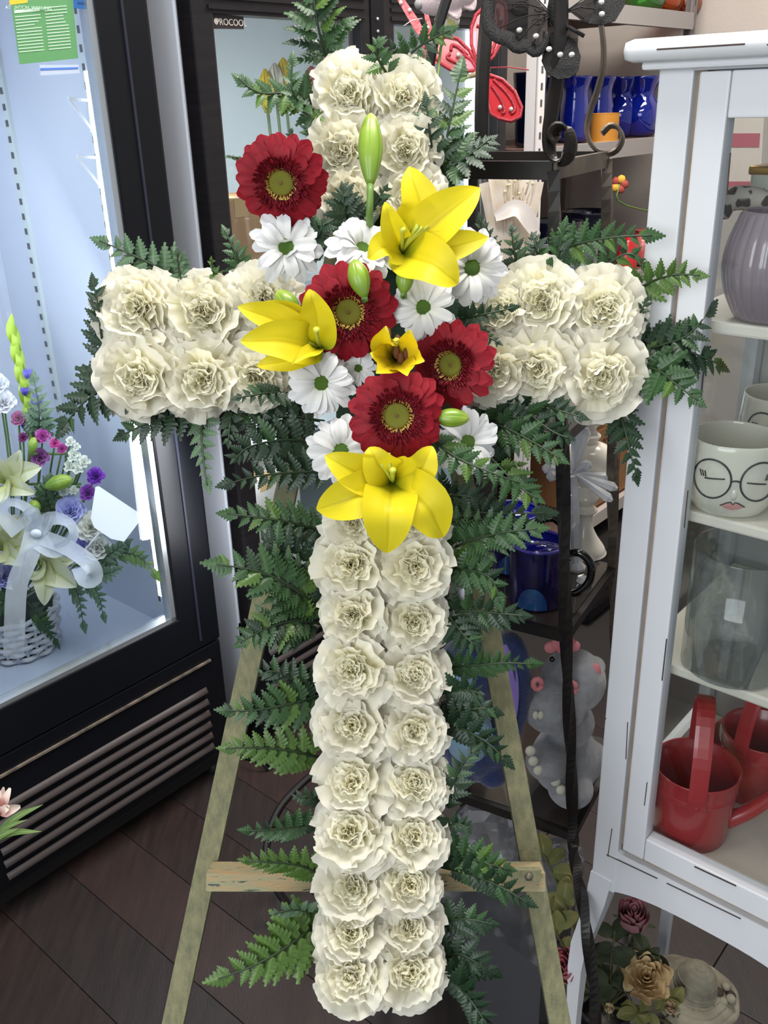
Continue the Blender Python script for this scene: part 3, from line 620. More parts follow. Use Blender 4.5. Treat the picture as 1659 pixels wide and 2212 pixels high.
# ------------------------------------------------------------------ leatherleaf fern fronds
m_fern = [mat('fern_green_%s' % n, c, .45, ramp=[(0, c), (1, c2)], across=(c3, .10), transl=.22, coat=.15, noise=(40, c4)) for n, c, c2, c3, c4 in (
    ('dark', (34, 60, 36), (42, 70, 42), (56, 86, 56), (28, 51, 32)), ('mid', (50, 84, 44), (62, 98, 50), (82, 116, 70), (42, 73, 40)),
    ('bright', (74, 106, 40), (92, 124, 46), (112, 142, 66), (62, 94, 38)), ('grey', (78, 108, 78), (92, 120, 88), (118, 142, 108), (66, 96, 68)))]
m_rach = mat('fern_stalk', (40, 58, 34), .5)
def leaf_mesh(nt, wid, base, fold, sd):                   # serrated blade, one fold along the rib
    r = np.random.RandomState(sd); vs = []; uv = []; fs = []
    env = lambda t: wid*(t/.24)**.6 if t < .24 else wid*(max(0, 1-(t-.24)/.76))**.78
    def add(x, y, z): vs.append((x, y, z)); uv.append((.5+x/(2*wid+1e-6), y)); return len(vs)-1
    bend = -.22
    zz = lambda x, y: bend*y*y - fold*abs(x)
    rib = [add(0, i/nt, zz(0, i/nt)) for i in range(nt+1)]
    for sgn in (-1, 1):
        prev = rib[0]
        for i in range(nt):
            t0, t1 = i/nt, (i+1)/nt; tp = t0+.92/nt; e = env(min(1, t0+.55/nt))*(.92+.16*r.rand())
            p = add(sgn*e, min(.985, tp), zz(e, tp)); mv = env(t1)*.70 if i < nt-1 else 0
            mid = add(sgn*e*.86, t0+.28/nt, zz(e*.72, t0+.28/nt)+.012)
            f1_, f2_ = (rib[i], mid, p, rib[i+1]), (prev, mid, rib[i])
            if i == 0: fs.append((rib[0], mid, p, rib[1]) if sgn > 0 else (rib[1], p, mid, rib[0]))
            else: fs.append(f1_ if sgn > 0 else f1_[::-1]); fs.append((rib[i], prev, mid) if sgn > 0 else (mid, prev, rib[i]))
            if i < nt-1:
                vtx = add(sgn*mv, t1, zz(mv, t1)); fs.append((p, vtx, rib[i+1]) if sgn > 0 else (rib[i+1], vtx, p)); prev = vtx
    o = MB(); o.v = vs; o.f = fs; o.uv = uv; return o
def compound_mesh(np_, sd):                               # a pinna that is itself a little frond
    r = np.random.RandomState(sd); o = MB(); lv = leaf_mesh(4, .34, 0, .10, sd)
    for i in range(np_):
        t = .10+.62*i/np_; ln = .36*(1-.72*i/np_)
        for sg in (-1, 1):
            an = radians(48+8*r.rand()); M = Matrix.Translation((0, t+(.03 if sg > 0 else 0), -.22*t*t)) @ Matrix.Rotation(-sg*an, 4, 'Z') @ Matrix.Rotation(sg*.25, 4, 'Y') @ Matrix.Diagonal((ln*1.05, ln, ln, 1))
            q = [tuple(M @ Vector(v)) for v in lv.v]; o._push(q, lv.f, lv.uv)
    M = Matrix.Translation((0, .60, -.22*.36)) @ Matrix.Rotation(-.25, 4, 'X') @ Matrix.Diagonal((.42, .40, .4, 1)); o._push([tuple(M @ Vector(v)) for v in leaf_mesh(6, .30, 0, .1, sd+5).v], leaf_mesh(6, .30, 0, .1, sd+5).f, leaf_mesh(6, .30, 0, .1, sd+5).uv)
    for i in range(8): t0, t1 = .7*i/8, .7*(i+1)/8; o._push([(-.012, t0, -.22*t0*t0), (.012, t0, -.22*t0*t0), (.010, t1, -.22*t1*t1), (-.010, t1, -.22*t1*t1)], [(0, 1, 2, 3)], [(.5, .5)]*4)
    return o
LEAF = {}
for k, m in enumerate(m_fern):
    LEAF[k] = ([leaf_mesh(7, .28+.03*j, 0, .16+.08*j, 3+j).data('pinna', m, False) for j in range(3)], [compound_mesh(5, 20+j).data('pinna', m, False) for j in range(2)])
def frond(pts, wid, label, col=0, kind='s', zb=1.012, zt=.985, n=9, group='fern fronds around the cross', sd=None, face=.25, bare=.12, gcat='fern'):
    """pts: course of the stalk in the cross plane, wid: half width; zb/zt distance at base and tip"""
    sd = int(pts[0][0]*3+pts[-1][1]) if sd is None else sd; r = np.random.RandomState(sd % 99991)
    q = [np.array(p[:2], float) for p in pts]; m_ = len(q)
    w3 = []
    for i, p in enumerate(q):
        f = i/(m_-1); w3.append(W(p[0], p[1], zb+(zt-zb)*f - .02*sin(pi*f)))
    cl = rail(w3, 28); px2m = (zb+zt)/2/FOC; wm = wid*px2m
    t = thing('fern_frond', label, gcat, cl[0], group)
    part('stalk', MB().tube(cl[:26], list(np.linspace(.0019, .0008, 26)), 5), m_rach, t)
    L = sum(np.linalg.norm(cl[i+1]-cl[i]) for i in range(27)); base = cl[0]
    nrm0 = nz(-FW + (r.rand()-.5)*.5*RT + (r.rand()-.5)*.5*UP)
    cc = lambda: col if r.rand() < .8 else max(0, min(2, col+(1 if r.rand() < .6 else -1))) if col != 3 else 3
    for i in range(n):
        f = bare+(.93-bare)*i/n; k = f*27; a = int(k); p = cl[a]+(cl[min(27, a+1)]-cl[a])*(k-a); tg = nz(cl[min(27, a+1)]-cl[max(0, a-1)])
        env = (1-f)**.72*min(1, .62+f*1.6) * (1 if kind == 's' else 1.05)
        for sg in (-1, 1):
            ln = wm*1.18*max(.20, env)*(.88+.24*r.rand()); an = radians(62-20*f+(r.rand()-.5)*12)
            side = nz(np.cross(tg, nrm0)); d = nz(tg*cos(an)+side*sg*sin(an)); nn = nz(nrm0+side*sg*(-.25+face*(r.rand()-.5)*2)+tg*(r.rand()-.5)*.3); x = nz(np.cross(d, nn)); nn = np.cross(x, d)
            ms = LEAF[cc()][0 if (kind == 's' or f > .5) else 1]; o = link('pinna', ms[r.randint(len(ms))], t); wv = 1.12 if (kind == 's' or f > .5) else .95
            M = frame(p-base+tg*(.004 if sg > 0 else 0), x*ln*wv, d*ln, nn*ln); o.matrix_local = M
    tg = nz(cl[27]-cl[23]); x = nz(np.cross(tg, nrm0)); ln = np.linalg.norm(cl[27]-cl[23])*1.15
    o = link('frond_tip', LEAF[col][0][1], t); o.matrix_local = frame(cl[23]-base, x*ln*1.25, tg*ln, np.cross(x, tg)*ln)
    return t
D, Md, Bt, Gr = 0, 1, 2, 3
FR = [
 # top of the cross
 ([(722, 175), (690, 70), (668, -70)], 100, 'large fern frond standing tall above the top left carnation', Md, 'c', 9),
 ([(700, 262), (640, 205), (560, 200), (503, 158)], 62, 'fern frond reaching left above the upper left gerbera', Md, 's', 8),
 ([(690, 245), (635, 205), (632, 110)], 48, 'small upright fern frond between the tulips and top carnations', Md, 's', 6),
 ([(838, 172), (900, 105), (985, 58)], 62, 'fern frond slanting right from the top of the cross', Md, 'c', 7),
 ([(845, 175), (815, 120), (818, 78)], 46, 'short pale fern frond between the two top carnations', Md, 's', 5),
 ([(950, 415), (965, 300), (1002, 122)], 92, 'grey-lit fern frond upright right of the top carnations', Md, 'c', 9),
 ([(946, 400), (930, 300), (918, 200)], 64, 'dark narrow fern frond hugging the right top carnations', D, 's', 7),
 ([(950, 385), (1000, 345), (1072, 290)], 76, 'fern frond pointing right toward the iron scroll', D, 's', 8),
 ([(700, 330), (672, 295), (660, 262)], 40, 'little fern tip behind the upper left gerbera, right side', Md, 's', 5),
 ([(560, 350), (520, 342), (490, 338)], 26, 'little fern tip left of the upper left gerbera', Md, 's', 5),
 ([(640, 330), (628, 300), (625, 288)], 26, 'little fern tip just above the upper left gerbera', D, 's', 4),
 ([(760, 500), (745, 450), (738, 392)], 62, 'dark fern sprig crossing behind the stem of the tall bud', D, 's', 6),
 ([(800, 470), (812, 440), (838, 398)], 40, 'dark fern tip right of the stem of the tall bud', D, 's', 5),
 ([(690, 560), (690, 510), (700, 470)], 60, 'dark fern leaf between the two upper left daisies', D, 's', 5),
 # left arm
 ([(420, 625), (360, 588), (280, 548), (196, 512)], 70, 'pale fern frond curving above the far left carnations', Gr, 's', 8),
 ([(400, 640), (388, 590), (382, 540)], 30, 'short pale fern tip standing above the second left carnation', Gr, 's', 5),
 ([(470, 625), (462, 590), (455, 556)], 28, 'short bright fern tip above the left arm, nearer the daisy', Bt, 's', 5),
 ([(540, 625), (515, 560), (480, 486)], 46, 'dark fern frond standing left of the leftmost daisy', Md, 's', 7),
 ([(248, 835), (222, 740), (212, 660), (196, 592)], 58, 'dark fern frond standing at the left end of the cross', D, 's', 8),
 ([(300, 800), (245, 826), (180, 870), (118, 945)], 92, 'fern frond stretching far left over the lit cooler', D, 's', 7),
 ([(470, 850), (390, 890), (310, 918), (243, 950)], 76, 'dark fern frond slanting left below the left arm', D, 's', 8),
 ([(445, 870), (436, 930), (440, 1000), (450, 1062)], 42, 'grey-green fern frond hanging down below the left arm', Gr, 's', 7),
 ([(510, 870), (498, 910), (492, 968)], 40, 'short dark fern tip hanging beside the drooping grey frond', D, 's', 5),
 ([(620, 850), (570, 850), (500, 862)], 40, 'thin dark fern sprig lying over the lower left carnation', D, 's', 6),
 # right arm
 ([(1065, 610), (1048, 540), (1035, 462)], 48, 'dark fern frond upright right of the top yellow lily', D, 's', 7),
 ([(1130, 620), (1112, 550), (1104, 482)], 44, 'dark fern tip upright above the second right carnation', D, 's', 6),
 ([(1165, 600), (1160, 545), (1148, 500)], 44, 'dark fern tip left of the long frond over the right arm', D, 's', 6),
 ([(1180, 560), (1240, 530), (1330, 512), (1432, 508)], 60, 'long fern frond reaching right over the white cabinet edge', Md, 's', 9),
 ([(1215, 620), (1205, 560), (1225, 470)], 52, 'fern frond rising behind the right arm toward the scroll', Md, 's', 7),
 ([(1235, 640), (1300, 580), (1360, 548), (1410, 590)], 46, 'fern frond bending over above the far right carnations', Md, 's', 7),
 ([(1330, 660), (1400, 612), (1460, 594), (1528, 596)], 60, 'bright fern frond pointing right onto the cabinet door', Bt, 's', 7),
 ([(1350, 770), (1430, 745), (1490, 720), (1550, 648)], 70, 'fern frond at the right end curving up and right', D, 's', 8),
 ([(1355, 775), (1440, 752), (1510, 768), (1578, 800)], 80, 'fern frond at the right end pointing furthest right', D, 's', 8),
 ([(1355, 785), (1420, 800), (1460, 830), (1522, 876)], 80, 'fern frond at the right end slanting down to the right', Md, 's', 7),
 ([(1345, 720), (1380, 680), (1400, 640)], 30, 'thin fern sprig rising at the right end of the cross', D, 's', 6),
 ([(1300, 850), (1340, 900), (1362, 980), (1382, 1048)], 58, 'fern frond hanging down at the right end of the cross', D, 's', 8),
 ([(1130, 850), (1190, 880), (1270, 905)], 50, 'dark fern frond under the right arm of the cross', D, 's', 7),
 ([(985, 690), (1040, 680), (1122, 662)], 36, 'dark fern tip lying over the upper right arm carnations', D, 's', 7),
 ([(990, 700), (1040, 722), (1085, 744)], 32, 'dark fern tip just above the rightmost gerbera', D, 's', 5),
 # centre, below the arms
 ([(1000, 900), (1080, 920), (1160, 960), (1225, 1000)], 72, 'fern frond under the right arm, reaching to the crystal cross', Md, 'c', 8),
 ([(985, 930), (1060, 990), (1120, 1050), (1175, 1085)], 72, 'fern frond slanting down right of the lower daisy', Md, 'c', 8),
 ([(920, 935), (980, 985), (1060, 1020), (1140, 1050)], 52, 'glossy fern frond in front of the lower right daisy', Md, 's', 8),
 ([(1060, 870), (1120, 880), (1190, 930), (1240, 950)], 62, 'dark fern frond close below the right arm carnations', D, 's', 8),
 ([(1020, 880), (1090, 900), (1150, 900)], 60, 'dark fern frond behind the right daisy and bud', D, 'c', 6),
 ([(700, 910), (620, 900), (540, 915), (484, 905)], 66, 'dark fern frond below the left arm, uppermost of its side', D, 's', 8),
 ([(700, 960), (620, 950), (540, 965), (500, 1000)], 72, 'dark fern frond left of the lower left daisy', D, 's', 8),
 ([(735, 1020), (640, 1020), (550, 1030), (468, 1052)], 58, 'fern frond pointing left, level with the bottom lily tips', D, 's', 9),
 # left side of the stem
 ([(715, 1155), (640, 1132), (560, 1118), (470, 1107)], 66, 'fern frond pointing left beside the bottom yellow lily', Md, 's', 9),
 ([(705, 1330), (640, 1275), (560, 1235), (440, 1215)], 96, 'large fern frond left of the stem, greyish at its tip', Md, 'c', 9),
 ([(705, 1290), (650, 1220), (600, 1180), (565, 1165)], 82, 'dark fern frond left of the stem, behind the large one', D, 'c', 8),
 ([(705, 1350), (640, 1340), (570, 1360), (505, 1398)], 80, 'bright-tipped fern frond left of the stem over the easel leg top', Md, 'c', 9),
 ([(705, 1500), (630, 1520), (550, 1534), (468, 1535)], 70, 'grey-green fern frond over the left easel leg, upper one', Md, 's', 9),
 ([(705, 1480), (640, 1470), (590, 1450), (560, 1460)], 52, 'dark fern frond behind the upper frond on the left easel leg', D, 's', 7),
 ([(705, 1640), (630, 1622), (550, 1615), (470, 1618)], 66, 'bright fern frond over the left easel leg, lower one', Bt, 's', 9),
 ([(700, 1775), (640, 1785), (580, 1793), (518, 1795)], 50, 'fern frond left of the stem just above the tray bar', Md, 's', 8),
 ([(705, 1730), (670, 1720), (632, 1726)], 38, 'dark small fern frond left of the sixth carnation', D, 's', 6),
 ([(705, 1895), (650, 1870), (580, 1862), (515, 1860)], 56, 'yellow-green fern frond crossing the tray bar at left', Bt, 's', 9),
 ([(700, 1980), (640, 2030), (560, 2080), (445, 2125)], 92, 'large bright fern frond at lower left pointing to the easel foot', Bt, 's', 9),
 ([(690, 1975), (640, 1965), (585, 1975)], 40, 'small grey fern frond below the tray bar at left', Gr, 's', 6),
 # right side of the stem
 ([(955, 1140), (1020, 1110), (1100, 1110), (1205, 1108)], 66, 'dark fern frond right of the bottom lily, over the far mug', D, 'c', 8),
 ([(950, 1200), (1010, 1170), (1090, 1150), (1182, 1140)], 86, 'glossy fern frond right of the stem, over the near mug rim', Md, 'c', 9),
 ([(950, 1230), (1000, 1230), (1060, 1250), (1085, 1320)], 62, 'fern frond right of the stem, drooping left of the near mug', Md, 's', 8),
 ([(950, 1080), (990, 1070), (1060, 1085)], 60, 'very dark fern frond right of the bottom lily petals', D, 'c', 6),
 ([(945, 1330), (1010, 1320), (1080, 1325), (1148, 1332)], 66, 'dark fern frond below the near mug', D, 'c', 8),
 ([(945, 1300), (980, 1345), (1010, 1380), (1040, 1400)], 60, 'dark fern frond close right of the third carnation', D, 's', 7),
 ([(945, 1440), (1020, 1438), (1090, 1432), (1172, 1436)], 50, 'fern frond pointing right before the grey plush toy', Md, 's', 9),
 ([(945, 1500), (1000, 1490), (1045, 1500)], 58, 'dark fern frond right of the stem above the right easel leg', D, 's', 6),
 ([(945, 1560), (1000, 1575), (1060, 1610), (1110, 1662)], 62, 'dark fern frond over the right easel leg', D, 's', 8),
 ([(945, 1545), (990, 1540), (1040, 1530), (1090, 1545)], 52, 'dark fern frond right of the fifth carnation', D, 's', 7),
 ([(945, 1760), (975, 1700), (1000, 1650), (1040, 1610)], 52, 'fern frond rising right of the sixth carnation', D, 's', 7),
 ([(945, 1800), (980, 1780), (1020, 1790)], 50, 'dark fern frond right of the seventh carnation', D, 's', 6),
 ([(945, 1850), (1000, 1850), (1060, 1868), (1115, 1882)], 62, 'fern frond over the tray bar at right, upper one', Md, 's', 8),
 ([(945, 1870), (1020, 1890), (1090, 1920), (1158, 1962)], 66, 'fern frond over the right easel leg below the tray bar', D, 's', 9),
 ([(945, 2000), (1000, 1985), (1080, 2000)], 62, 'dark fern frond right of the ninth carnation', D, 's', 7),
 ([(945, 2080), (985, 2060), (1030, 2080), (1085, 2115)], 72, 'dark fern frond at lower right beside the lowest carnation', D, 's', 7),
 ([(940, 2090), (990, 2130), (1030, 2180), (1075, 2250)], 72, 'dark fern frond hanging at the lower right of the cross', D, 's', 8),
]
for i, (pts, w, lb, col, kd, n) in enumerate(FR):
    inner = any(k in lb for k in ('lying over', 'crossing behind', 'in front of', 'thin dark', 'tip right of the stem of', 'just above the rightmost', 'between the'))
    front = 'in front of' in lb; tipz = {0: .975, 1: .955, 2: .945, 3: .95}[col]
    frond(pts, w, lb, col, kd, zb=.93 if front else .985 if inner else 1.03, zt=.885 if front else .925 if inner else tipz+.02*((i*7) % 3-1), n=n, sd=i*13+5)

# ------------------------------------------------------------------ white curio cabinet at the right
m_white = mat('distressed_white_paint', (218, 220, 224), .5, noise=(5, (209, 212, 217)), bump=(25, .25), chips=(9, (70, 58, 50), .75), stretch=(1, 1, .35))
m_white_s = mat('cream_shelf_paint', (226, 220, 206), .55, noise=(8, (218, 212, 198)))
m_groove = mat('bare_groove', (168, 152, 132), .7, noise=(20, (140, 122, 104)))
m_cglass = clear('cabinet_glass', (248, 250, 250), .07, .02)
m_worn = mat('worn_dark_edge', (66, 54, 48), .8)
uf, ub, vl, vr = .955, 1.33, .455, .125
cb = thing('curio_cabinet', 'distressed white curio cabinet with glass door and shelves, at the right edge', 'cabinet', P(1.14, .29, 0))
def pc(name, m, *bx, par=None, bev=.002, sm=False):
    q = UV()
    for b in bx: q.box(*b, bev)
    return part(name, q, m, par if par is not None else cb, sm)
zt, zb_, = 1.577, .50
pc('face_frame', m_white, (uf, uf+.03, vl-.036, vl, zb_, zt), (uf, uf+.03, vr, vr+.036, zb_, zt), (uf+.001, uf+.03, vr+.03, vl-.03, 1.571, zt))
pc('groove_strip', m_groove, (uf+.010, uf+.028, vl-.046, vl-.034, .575, zt-.004), (uf+.010, uf+.028, vr+.034, vr+.046, .575, zt-.004), (uf+.010, uf+.028, vr+.034, vl-.034, .575, .587), bev=0)
dr = pc('door', m_white, (uf-.002, uf+.022, vl-.074, vl-.043, .588, 1.570), (uf-.002, uf+.022, vr+.043, vr+.074, .588, 1.570), bev=.0025)
pc('top_rail', m_white, (uf-.001, uf+.021, vr+.0745, vl-.0745, 1.528, 1.570), par=dr)
pc('bottom_rail', m_white, (uf-.001, uf+.021, vr+.0745, vl-.0745, .588, .625), par=dr)
pc('glass_pane', m_cglass, (uf+.008, uf+.011, vr+.07, vl-.07, .62, 1.532), par=dr, bev=0)
q = UV()                                                # apron with its bottom edge cut in a shallow curve
def apr(s, t): y = (vl+vr)/2+s*(vl-vr)/2; zlow = .485+.035*(1-abs(s)**3); return (uf+.001, y, zlow+(.576-zlow)*t)
q.grid(apr, 20, 2); solid(part('apron', q, m_white, cb, False), .02, 1.0)
for (x0, y0, sx, sy) in ((uf, vl, -.2, 1), (ub-.03, vl, .3, 1), (uf, vr+.03, -.3, -1), (ub-.03, vr+.03, .3, -1)):
    q = UV(); n = 10; c0 = V(x0+.015, y0-.015, 0)
    pts = [c0+V(sx*.030*min(1, k/n*3)**1.3, sy*.030*min(1, k/n*3)**1.3, .52-.52*k/n) for k in range(n+1)]; pts[-1][2] = 0
    
    vs = []
    for k, p in enumerate(pts):
        w_ = .0165-.0075*min(1, k/6)
        vs += [p+V(w_*a_, w_*b_, 0) for a_, b_ in ((-1, -1), (1, -1), (1, 1), (-1, 1))]
    q._push(vs, [(4*k+j, 4*k+(j+1) % 4, 4*k+4+(j+1) % 4, 4*k+4+j) for k in range(n) for j in range(4)]+[(3, 2, 1, 0), (4*n, 4*n+1, 4*n+2, 4*n+3)]); part('leg', q, m_white, cb, False)
pc('crown', m_white, (uf-.014, ub+.006, vr-.014, vl+.013, 1.573, 1.581), bev=.003)
q = UV().box(uf-.030, ub+.010, vr-.03, vl+.028, 1.580, 1.601, .0095); part('top_board', q, m_white, cb, True)
pc('worn_edge', m_worn, (uf-.0306, uf-.029, .36, .445, 1.5895, 1.591), (uf-.0306, uf-.029, .24, .34, 1.588, 1.5893), bev=0)
def wear(x0, y0, x1, y1, wpx, uu=None):                   # a chip in the paint where the wood shows
    uu = uf-.0003 if uu is None else uu; a_, b_ = onu(x0, y0, uu), onu(x1, y1, uu); part('worn_edge', MB().bar(a_, b_, wpx*.00042, .0008, E1), m_worn, cb, False)
for w_ in ((1297, 1546, 1309, 1553, 5), (1505, 300, 1497, 420, 3), (1485, 560, 1478, 640, 3), (1424, 1080, 1418, 1180, 2.5), (1356, 1560, 1352, 1640, 2.5), (1322, 1790, 1313, 1850, 2.5), (1310, 1846, 1420, 1898, 3), (1440, 1908, 1600, 1985, 3)): wear(*w_)
for w_ in ((1578, 330, 1570, 420, 3), (1520, 800, 1512, 880, 3), (1486, 1060, 1478, 1140, 2.5), (1440, 1380, 1430, 1470, 3), (1398, 1690, 1392, 1740, 2.5), (1500, 1872, 1590, 1914, 4)): wear(*w_, uf-.0023)
for y0, nm in ((vl-.018, 'left'), (vr, 'right')):
    q = UV(); q.box(uf+.03, uf+.055, y0, y0+.018, zb_, zt).box(ub-.035, ub, y0, y0+.018, zb_, zt).box(uf+.05, ub-.03, y0, y0+.018, zb_, .625).box(uf+.05, ub-.03, y0, y0+.018, 1.535, zt); f_ = part('side_frame', q, m_white, cb, False)
    part('side_glass', UV().box(uf+.05, ub-.03, y0+.007, y0+.010, .62, 1.54), m_cglass, f_, False)
q = UV()
for k in range(5): q.box(ub-.012, ub-.003, vr+.02+k*.0585, vr+.0765+k*.0585, .55, 1.575, .002)
part('back_panel', q, mat('panel_white', (200, 200, 196), .6, noise=(6, (190, 190, 184))), cb, False)
SHZ = (1.325, 1.100, .885)
for z in SHZ: part('shelf', UV().box(uf+.034, ub-.014, vr+.019, vl-.019, z-.014, z, .003), m_white_s, cb, False)
part('floor_board', UV().box(uf+.030, ub-.014, vr+.019, vl-.019, .587, .601), m_white_s, cb, False)

def at_z(px, py, z): return onz(px, py, z)
# shelf things
m_mauve = mat('mauve_glaze', (150, 136, 142), .16, ramp=[(0, (128, 114, 122)), (1, (160, 146, 152))], coat=.6)
c = at_z(1662, 690, 1.325); t = thing('ribbed_vase', 'glossy mauve ribbed vase on the top cabinet shelf', 'vase', c)
pr = [(.030, 0), (.038, .006), (.049, .03), (.0535, .055), (.051, .08), (.044, .102), (.040, .112), (.037, .112), (.040, .10), (.048, .055), (.034, .012), (0, .010)]
part('vase_body', MB(frame(c, V(1, 0, 0), V(0, 1, 0), V(0, 0, 1))).lathe([tuple(p) for p in rail([V(a, b) for a, b in pr], 40)], 216, wob=lambda a, z: 1+(.04*abs(sin(13*a))**.6 if .004 < z < .11 else .02)), m_mauve, t)
c = P(1.17, .387, 1.325); t = thing('square_vase', 'white glazed ceramic vase with gold rim and green reed relief', 'vase', c)
m_cer = mat('white_glaze', (222, 222, 212), .12, noise=(14, (212, 214, 202)), coat=.5); m_gold = mat('gold_glaze', (196, 150, 60), .25, metal=.7)
part('vase_body', UV().box(1.15, 1.195, .350, .424, 1.325, 1.470, .006), m_cer, t)
part('gold_rim', UV().box(1.148, 1.197, .348, .426, 1.462, 1.472, .003), m_gold, t)
q = UV()
for k in range(9): q.tube([(1.1495, .388+k*.0032, 1.40), (1.147, .391+k*.003+.004*(k % 3-1), 1.425+.004*(k % 4)), (1.1485, .392+k*.003+.007*(k % 3-1), 1.44+.004*(k % 3))], .0008, 5)
part('reed_relief', q, mat('green_glaze', (110, 146, 120), .3), t)
part('gold_spot', UV().ball((1.150, .412, 1.375), .006, 8, (.3, 1, 3)), m_gold, t)
# spotted curved horn of a toy
m_gir = mat('giraffe_print', (206, 196, 184), .7); nt = m_gir.node_tree
vo = nt.nodes.new('ShaderNodeTexVoronoi'); vo.feature = 'DISTANCE_TO_EDGE'; vo.inputs['Scale'].default_value = 62; tcn = nt.nodes.new('ShaderNodeTexCoord'); nt.links.new(tcn.outputs['Object'], vo.inputs['Vector'])
mr = nt.nodes.new('ShaderNodeMapRange'); mr.inputs[1].default_value = .10; mr.inputs[2].default_value = .16; nt.links.new(vo.outputs['Distance'], mr.inputs[0])
mx = nt.nodes.new('ShaderNodeMix'); mx.data_type = 'RGBA'; nt.links.new(mr.outputs[0], mx.inputs[0]); mx.inputs[6].default_value = lin((206, 196, 184)); mx.inputs[7].default_value = lin((66, 48, 44)); nt.links.new(mx.outputs[2], nt.nodes['Principled BSDF'].inputs['Base Color'])
gz = 1.02; pp = [W(1563, 470, gz), W(1570, 440, gz), W(1590, 428, gz), W(1625, 430, gz), W(1665, 446, gz), W(1700, 480, gz), W(1718, 580, gz+.03), onz(1722, 668, 1.325)]
t = thing('giraffe_toy', 'cream toy with dark brown giraffe print, arching over the square vase', 'toy', pp[-1])
part('neck', MB().tube(rail(pp, 30), [.006+.007*min(1, i/5) for i in range(30)], 12), m_gir, t)
part('foot_pad', MB(frame(pp[-1], V(1, 0, 0), V(0, 1, 0), V(0, 0, 1))).lathe([(0, 0), (.016, 0), (.016, .004), (.01, .01), (0, .012)], 16), m_gir, t)
# face planters
m_plant = mat('cream_glaze', (216, 212, 196), .14, noise=(6, (206, 202, 186)), coat=.5); m_ink = mat('black_glaze_line', (18, 16, 16), .3); m_lip = mat('pink_lips', (206, 146, 140), .35)
def planter(px, py, z, r, h, label, face=True, grp=None, turn=0):
    c = at_z(px, py, z); fd = nz(V(-c[0], -c[1], 0)); fd = V(fd[0]*cos(turn)-fd[1]*sin(turn), fd[0]*sin(turn)+fd[1]*cos(turn), 0); sd = nz(np.cross(V(0, 0, 1), fd))
    t = thing('face_planter', label, 'planter', c, grp); M = frame(c, sd, -fd, V(0, 0, 1))       # local -y faces out, x is the viewer's right
    prof = [(r*.70, 0), (r*.80, .004), (r*.95, h*.25), (r, h*.55), (r*.98, h*.8), (r*.95, h), (r*.90, h+.001), (r*.90, h*.8), (r*.90, h*.4), (r*.7, .01), (0, .008)]
    wob = lambda a, zz: 1+.02*cos(3*a+1)*(zz/h)+.012*sin(5*a)
    part('pot', MB(M).lathe([tuple(p) for p in rail([V(*p) for p in prof], 40)], 56, wob=wob), m_plant, t)
    rad = lambda zz: float(np.interp(zz, [0, h*.25, h*.55, h*.8, h], [r*.72, r*.95, r, r*.98, r*.95]))
    def on(a, zz, e=.0012): R_ = rad(zz)*wob(a-pi/2, zz)+e; return (R_*sin(a), -R_*cos(a), zz)
    M2 = M
    if face:
        for s in (-1, 1):
            part('glasses_rim', MB(M2).tube([on(s*.50+.40*cos(k*2*pi/32)*1.02, h*.58+.27*h*sin(k*2*pi/32)) for k in range(33)], .0011, 6, False), m_ink, t)
            part('closed_eye', MB(M2).tube([on(s*.42-.20+.05*k*1.0, h*.58-.010*h*k*s*.4) for k in range(9)], .0009, 6), m_ink, t)
            for k in range(3): part('eyelash', MB(M2).tube([on(s*(.60+.05*k), h*.60), on(s*(.64+.06*k), h*.68)], .0007, 5), m_ink, t)
        part('glasses_bridge', MB(M2).tube([on(-.10+.04*k, h*.58+.018*h*sin(pi*k/5)) for k in range(6)], .0011, 6), m_ink, t)
        part('nose', MB(M2).ball(on(0, h*.40, -.002), .006, 10, (.8, .7, 1.5)), m_plant, t)
        top = [(-.26, .22), (-.12, .275), (-.05, .29), (0, .255), (.05, .29), (.12, .275), (.26, .22)]; bot = [(-.26, .22), (-.14, .15), (-.05, .115), (0, .11), (.05, .115), (.14, .15), (.26, .22)]
        q = MB(M2)
        def lf(s, t_):
            a = s*.26; hi = float(np.interp(a, [x for x, _ in top], [y for _, y in top])); lo = float(np.interp(a, [x for x, _ in bot], [y for _, y in bot])); return on(a, h*(lo+(hi-lo)*t_), .0008+.0012*sin(pi*t_))
        q.grid(lf, 16, 6); part('lips', q, m_lip, t)
        part('lip_line', MB(M2).tube([on(a, h*zz, .0016) for a, zz in top], .0008, 5), m_ink, t)
        part('lip_line', MB(M2).tube([on(a, h*zz, .0014) for a, zz in bot[1:-1]], .0005, 5), m_ink, t)
    return t
planter(1572, 1090, 1.100, .0545, .086, 'cream face planter with round black glasses, foremost on its shelf', turn=.10)
planter(1668, 985, 1.100, .050, .086, 'second cream face planter behind the foremost one, cut by the picture edge', turn=.15)
t0c = P(1.036, .328, .885); t = thing('glass_cylinder_vase', 'clear glass cylinder vase on the third cabinet shelf', 'vase', t0c)
part('glass_wall', MB(frame(t0c, V(1, 0, 0), V(0, 1, 0), V(0, 0, 1))).lathe([(0, 0), (.058, 0), (.062, .004), (.062, .165), (.058, .165), (.057, .012), (.05, .008), (0, .008)], 48), clear('clear_vase_glass', (232, 236, 236), .16, .02, .06), t)
m_red = mat('red_enamel', (172, 48, 50), .3, noise=(5, (160, 42, 46)), coat=.5)
